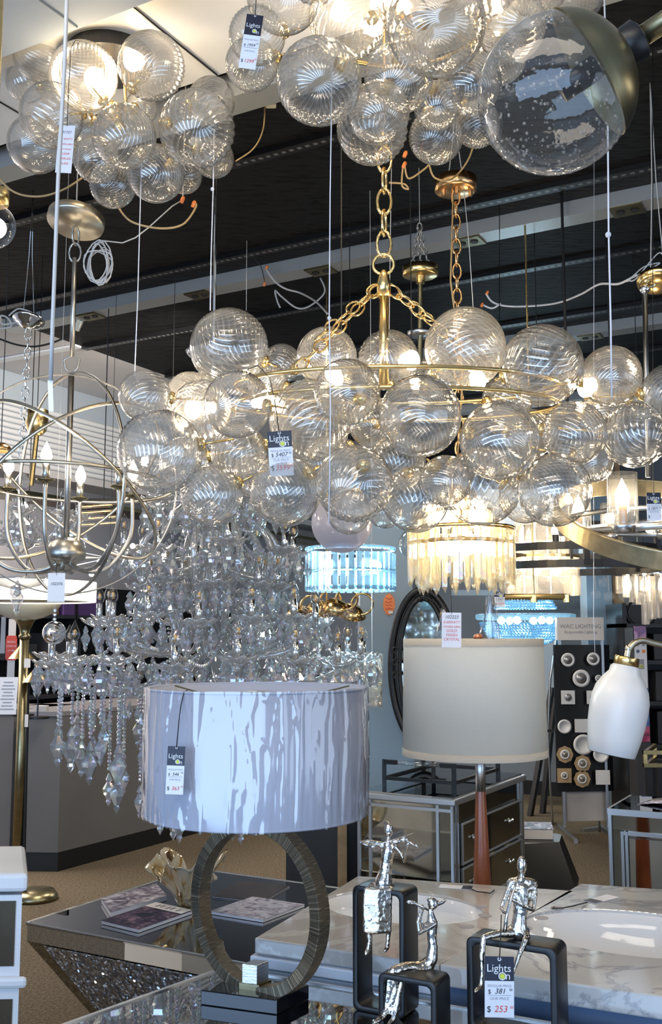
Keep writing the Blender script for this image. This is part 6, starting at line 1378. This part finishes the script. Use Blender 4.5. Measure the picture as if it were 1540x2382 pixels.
# ================================================================== PRICE TAGS
def price_tag(lab, px0, py0, px1, py1, d, kind, lines, st, yaw=0., roll=0., split=.40, hole=True, cat='price tag'):
    a = P((px0+px1)/2, py0, d); w_ = S(px1-px0, d); h = S(py1-py0, d)
    t = thing('price_tag', lab, cat, tuple(a), rot=(0, roll, yaw)); th_ = .0012
    MB().box((0, 0, -h/2), (w_, th_, h)).build('card', 'paper' if kind != 'plain_grey' else 'paperw', t, world=False)
    y = -th_/2-.0006
    if kind == 'brand':
        MB().box((0, -.0002, -h*split/2), (w_, th_+.0004, h*split)).build('black_header', 'cardblack', t, world=False); y2 = -th_/2-.0008
        mb = MB(); text_mb(mb, 'Lights', w_*.36, (-w_*.02, y2, -h*split*.62), (1, 0, 0), (0, 0, 1)); text_mb(mb, 'n', w_*.36, (w_*.29, y2, -h*split*.93), (1, 0, 0), (0, 0, 1)); mb.build('lettering', 'whiteink', t, world=False)
        c_ = (w_*.10, y2, -h*split*.80); MB().torus(c_, w_*.115, w_*.02, (0, 1, 0), 24, 6).build('logo_ring', 'whiteink', t, world=False); MB().lathe([(0, 0), (w_*.085, 0), (w_*.085, .0006), (0, .0006)], c_, (0, -1, 0), 20).build('logo_dot', 'yellow', t, world=False)
        mb = MB(); text_mb(mb, 'REGULAR PRICE', w_*.115, (0, y, -h*(split+.10)), (1, 0, 0), (0, 0, 1)); text_mb(mb, 'OUR PRICE', w_*.13, (0, y, -h*(split+.31)), (1, 0, 0), (0, 0, 1)); mb.box((0, y, -h*(split+.235)), (w_*.8, .0002, h*.006)); mb.build('print', 'greyink', t, world=False)
        mb = MB(); text_mb(mb, '$', w_*.2, (-w_*.34, y, -h*(split+.21)), (1, 0, 0), (0, 0, 1)); text_mb(mb, lines[0], w_*.25, (w_*.02, y, -h*(split+.21)), (1, 0, 0), (0, 0, 1), shear=.25); text_mb(mb, '00', w_*.11, (w_*.39, y, -h*(split+.16)), (1, 0, 0), (0, 0, 1)); text_mb(mb, '$', w_*.28, (-w_*.36, y, -h*(split+.51)), (1, 0, 0), (0, 0, 1)); mb.build('handwriting', 'ink', t, world=False)
        mb = MB(); text_mb(mb, lines[1], w_*.30, (w_*.04, y, -h*(split+.51)), (1, 0, 0), (0, 0, 1), shear=.2); text_mb(mb, '00', w_*.12, (w_*.42, y, -h*(split+.45)), (1, 0, 0), (0, 0, 1)); mb.build('handwriting', 'red', t, world=False)
    else:
        n = len(lines); mb = MB(); sz = min(w_*.24, h/(n+1)*.9)
        text_mb(mb, lines[0], w_*.235, (0, y, -h*.17 if n > 1 else -h*.42), (1, 0, 0), (0, 0, 1), shear=.2); mb.build('handwriting', 'ink', t, world=False)
        if n > 1:
            mb = MB()
            for k, s_ in enumerate(lines[1:]): text_mb(mb, s_, min(w_*.20, w_*1.45/max(5, len(s_))), (w_*.0, y, -h*(.31+.62*k/(n-1))), (1, 0, 0), (0, 0, 1), shear=.15)
            mb.build('handwriting', 'red', t, world=False)
    if hole: MB().torus((0, y, -w_*.08), w_*.05, w_*.018, (0, 1, 0), 14, 6).build('eyelet', 'paper', t, world=False)
    if st:
        pts = [P(x_, y_, dd) for x_, y_, dd in st]; MB().tube([a+V((0, -.002, -w_*.05))]+pts, .0011 if d < 3 else .0016, 6).build('string', 'blackcord', t, True)
    return t
price_tag('price tag reading 1959 and 1299 hanging at the left of the top globe cluster', 573, 35, 615, 178, 2.08, 'brand', ('1959', '1299'), ((597, -25, 2.08),), roll=radians(8), split=.38)
price_tag('handwritten tag with red lines hanging before the upper left flush mount', 137, 292, 176, 414, 2.55, 'plain', ('01727', '60 WATT', 'CANDELABRA', 'GOLD FINISH', 'CLEAR', 'SWIRLED', 'GLASS'), ((160, 200, 2.55), (166, 110, 2.57), (176, 94, 2.6), (190, 98, 2.62)), roll=radians(3))
price_tag('price tag reading 5407 and 3599 hanging in the middle bubble chandelier', 621, 1003, 678, 1110, 2.36, 'brand', ('5407', '3599'), ((640, 940, 2.34), (628, 880, 2.34), (600, 850, 2.35), (575, 860, 2.36)), roll=radians(-4), split=.36)
price_tag('price tag reading 546 and 363 hanging on the plastic-wrapped lamp shade', 391, 1736, 431, 1843, Dl-Rs-.0, 'brand', ('546', '363'), ((416, 1680, Dl-Rs*.9), (421, 1640, Dl-Rs*.86), (428, 1610, Dl-Rs*.84), (436, 1605, Dl-Rs*.80)), roll=radians(2))
price_tag('price tag reading 381 and 253 hanging from the clarinet player figurine', 1129, 2225, 1194, 2354, Br.y-.085, 'brand', ('381', '253'), ((1165, 2170, Br.y-.08), (1166, 2128, Br.y-.06)), roll=radians(1))
price_tag('tag reading 102223 with red handwriting hanging before the ivory drum shade', 1028, 1425, 1073, 1505, 2.95, 'plain', ('102223', '8 60WATT', 'CANDELABRA', 'GOLD', 'FINISH', 'CRYSTAL'), ((1049, 1380, 3.0), (1050, 1250, 3.1)), roll=radians(1))
price_tag('grey tag reading 102376 hanging from the bottom of the orb chandelier', 112, 1333, 152, 1400, 2.7, 'plain_grey', ('102376',), ((132, 1300, 2.85), (150, 1282, 3.0)))
price_tag('brand price tag hanging before the lit glass cylinders at the right edge', 1503, 1146, 1537, 1212, 2.7, 'brand', ('1871', ''), ((1519, 1100, 2.7), (1519, 1000, 2.75), (1518, -60, 2.75)), split=.40)
price_tag('small price tag hanging left of the cool blue beaded basket', 1150, 1376, 1174, 1412, 4.0, 'brand', ('2007', '1337'), ((1162, 1350, 4.05), (1162, 440, 4.05)), split=.35)
# plastic bag pieces hanging by the prism chandelier
D = 3.5
for px, py, w_, h, lab in ((1030, 1447, 26, 60, 'crumpled clear plastic bag hanging behind the tag before the ivory shade'), (1140, 1440, 46, 110, 'crumpled clear plastic bag hanging above the right side of the ivory shade')):
    c = P(px, py, D); R = []
    for i in range(12):
        f = i/11; R.append([c+V((S(w_, D)*.5*(.3+.7*f)*cos(a)*(1+.3*sin(3*a+f*5)), .03*sin(a), S(h, D)*(.5-f)+.006*sin(a*4+f*9))) for a in [2*pi*j/24 for j in range(24)]])
    o = MB().rings(R, cap=False).build('plastic_bag', 'wrap', None, True); tag(o, lab, 'plastic bag')
# hanging shade in plastic right of crystal chandelier
D = 3.0; c = P(866, 1580, 3.9); o = MB().lathe([(S(22, 3.9), -S(62, 3.9)), (S(25, 3.9), S(58, 3.9)), (S(23, 3.9), S(58, 3.9)), (S(20, 3.9), -S(60, 3.9))], c, n=32).build('glass_cylinder_shade', 'crystal_warm', None, True); tag(o, 'tall pale glass cylinder shade wrapped in plastic right of the big drum shade', 'lampshade')
MB().tube([c+V((0, 0, S(50, 3.9))), V((c.x, c.y, 3.25))], .0015, 5).build('hanging_wire', 'cord', o)

# ================================================================== WIRES AND CORDS
def wire(lab, pts, r, m='whitecord', name='hanging_wire', cat='wire', knot=None):
    pp = [P(*p) for p in pts]; o = MB().tube(pp, r, 7).build(name, m, None, True); tag(o, lab, cat)
    if knot: MB().sph(P(*knot), r*3.2, 10, 8).build('knot', m, o, True)
    return o
wire('thick pale steel cable nearest the camera crossing the upper left flush mount', ((157, -60, 1.0), (150, 150, 1.0), (135, 420, 1.0), (122, 760, 1.0), (118, 885, 1.0)), .0021, 'cord')
o = MB().pbox(P(113, 958, 1.0), (.005, 0, 0), (0, .001, 0), (-.002, 0, .032)).build('cable_tag', 'paperw', None); tag(o, 'tiny pale label at the lower end of the thick steel cable', 'label')
wire('thin white wire from below the upper left flush mount to a lower left globe', ((329, 380, 2.7), (320, 700, 2.7), (313, 875, 2.6)), .0016)
wire('white cord with top loop hanging to the top left globe of the middle chandelier', ((498, 300, 2.75), (496, 430, 2.75), (491, 600, 2.7), (489, 722, 2.65)), .0017, knot=(494, 440, 2.75))
wire('thin steel wire with a spring hanging left of the middle of the black ceiling', ((574, 560, 3.7), (573, 722, 3.7)), .0013, 'cord')
wire('long white string down the middle with a grey knot above the lit globe', ((773, 150, 2.2), (768, 450, 2.2), (766, 740, 2.2), (769, 960, 2.2), (765, 1215, 2.2)), .0014, knot=(766, 740, 2.2))
wire('white knotted string at right passing the globe of the close glass lamp', ((1406, 0, 2.2), (1414, 300, 2.2), (1416, 545, 2.2), (1421, 760, 2.2), (1423, 925, 2.2)), .0021, knot=(1415, 546, 2.2))
wire('thin steel wire right of the gold canopy chain', ((1078, 430, 3.0), (1092, 580, 3.0), (1101, 720, 3.0)), .0013, 'cord')
wire('thin straight wire beside the main gold chain', ((912, 300, 2.9), (908, 560, 2.9), (905, 780, 2.9)), .0012, 'cord')
wire('thin white wire hanging before the lighting maker sign', ((1382, 310, 3.6), (1381, 1440, 3.6), (1384, 1520, 3.6)), .0012)
def bez(pts, n=8):
    out = []
    for i in range(len(pts)-1):
        p0, p1, p2, p3 = [V(pts[k]) for k in (max(i-1, 0), i, i+1, min(i+2, len(pts)-1))]
        for j in range(n): s_ = j/n; out.append(.5*((2*p1)+(-p0+p2)*s_+(2*p0-5*p1+4*p2-p3)*s_**2+(-p0+3*p1-3*p2+p3)*s_**3))
    return [tuple(p) for p in out]+[tuple(pts[-1])]
def cord(lab, pts, r=.0032, m='cord', nuts=()):
    o = wire(lab, bez(pts), r, m, 'cable', 'cable')
    for n_ in nuts: p = P(*n_); MB().lathe([(0, -.009), (.0058, -.008), (.0065, .006), (.0045, .012), (0, .012)], p, (.4, 0, 1), 10).build('wire_nut', 'orange', o, True)
cord('amber cord sagging from the left edge below the upper left flush mount', ((-20, 395, 3.0), (30, 445, 3.0), (90, 457, 3.0), (150, 440, 3.0), (210, 400, 3.0)), m='goldcord')
cord('amber cord looping below the upper left flush mount to an orange nut', ((272, 478, 3.0), (305, 515, 3.0), (370, 531, 3.0), (425, 522, 3.0), (456, 480, 3.0), (448, 470, 3.0)), m='goldcord', nuts=((424, 466, 3.0), (450, 476, 3.0)))
cord('amber cord hanging from the cream plug under the top cluster', ((616, 240, 3.2), (612, 300, 3.2), (590, 345, 3.2), (548, 375, 3.2)), .0025, 'goldcord')
o = MB().box(P(630, 238, 3.2), (.035, .03, .03)).build('electric_plug', 'cream', None, bevel=.004); tag(o, 'cream plug under the lower left of the top globe cluster', 'plug')
for k, (px, py) in enumerate(((747, 634), (768, 634))): o = MB().box(P(px, py, 5.2), (.04, .03, .035)).build('electric_plug', 'cream', None, bevel=.004); tag(o, ('left', 'right')[k]+' one of the two cream plugs in the outlet on the long grey ceiling beam', 'plug')
cord('grey cord looping from orange nuts to the knot of the middle string', ((620, 628, 4.6), (640, 655, 4.6), (665, 672, 4.6), (700, 682, 4.6), (735, 702, 4.4), (762, 730, 4.2)), .0045, nuts=((620, 623, 4.6),))
cord('grey cord loop with a cream end hanging before the black ceiling', ((745, 646, 4.8), (755, 680, 4.8), (720, 712, 4.8), (690, 716, 4.8), (655, 690, 4.8), (640, 676, 4.8), (645, 700, 4.8), (652, 716, 4.8)), .0045, nuts=((615, 662, 4.8),))
cord('black thin wire ending at an orange nut in the middle of the ceiling', ((586, 595, 4.6), (606, 618, 4.6), (616, 655, 4.6)), .002, 'blackcord')
cord('long white cord sagging to the right-hand brass canopy', ((1130, 682, 4.4), (1150, 705, 4.4), (1200, 713, 4.4), (1290, 706, 4.2), (1350, 685, 3.9), (1395, 661, 3.6), (1440, 660, 3.4), (1480, 640, 3.2)), .0042, 'whitecord', nuts=((1133, 682, 4.4),))
cord('short white cord with orange nut below the long sagging white cord', ((1125, 710, 4.4), (1145, 717, 4.4), (1165, 706, 4.4)), .004, 'whitecord', nuts=((1121, 710, 4.4),))
cord('amber cord looping left of the gold canopy from orange nuts', ((905, 425, 3.0), (940, 428, 3.0), (950, 440, 3.0), (935, 430, 3.0), (940, 380, 3.0), (950, 415, 3.0), (985, 395, 3.0), (1000, 380, 3.0)), .003, 'goldcord', nuts=((942, 360, 3.0), (940, 385, 3.0)))
cord('amber cord curving into the top of the gold canopy', ((998, 382, 3.0), (1010, 412, 3.0), (1040, 420, 3.0), (1065, 405, 3.05), (1090, 370, 3.05), (1104, 330, 3.05)), .003, 'goldcord')
cord('black cord curving below the left ceiling beam', ((-10, 785, 5.0), (40, 802, 5.0), (90, 805, 5.0), (150, 785, 5.0), (190, 745, 5.0)), .005, 'blackcord')
cord('grey cord coil above the chrome canopy at left', ((20, 735, 4.0), (45, 718, 4.0), (78, 735, 4.0), (10, 755, 4.0), (2, 735, 4.0), (18, 740, 4.0), (25, 760, 4.0), (-10, 765, 4.0)), .0035)
o = MB().box(P(182, 757, 4.9), (.03, .02, .055), Matrix.Rotation(.4, 3, 'Y')).build('electric_plug', 'cream', None, bevel=.004); tag(o, 'cream plug dangling under the left ceiling outlet', 'plug')
cord('tangled thin grey wires above the right-hand brass canopy', ((1460, 655, 3.1), (1475, 640, 3.1), (1500, 620, 3.1), (1535, 612, 3.1), (1500, 632, 3.1), (1465, 650, 3.1), (1480, 648, 3.1), (1530, 590, 3.1), (1545, 600, 3.1)), .0022)
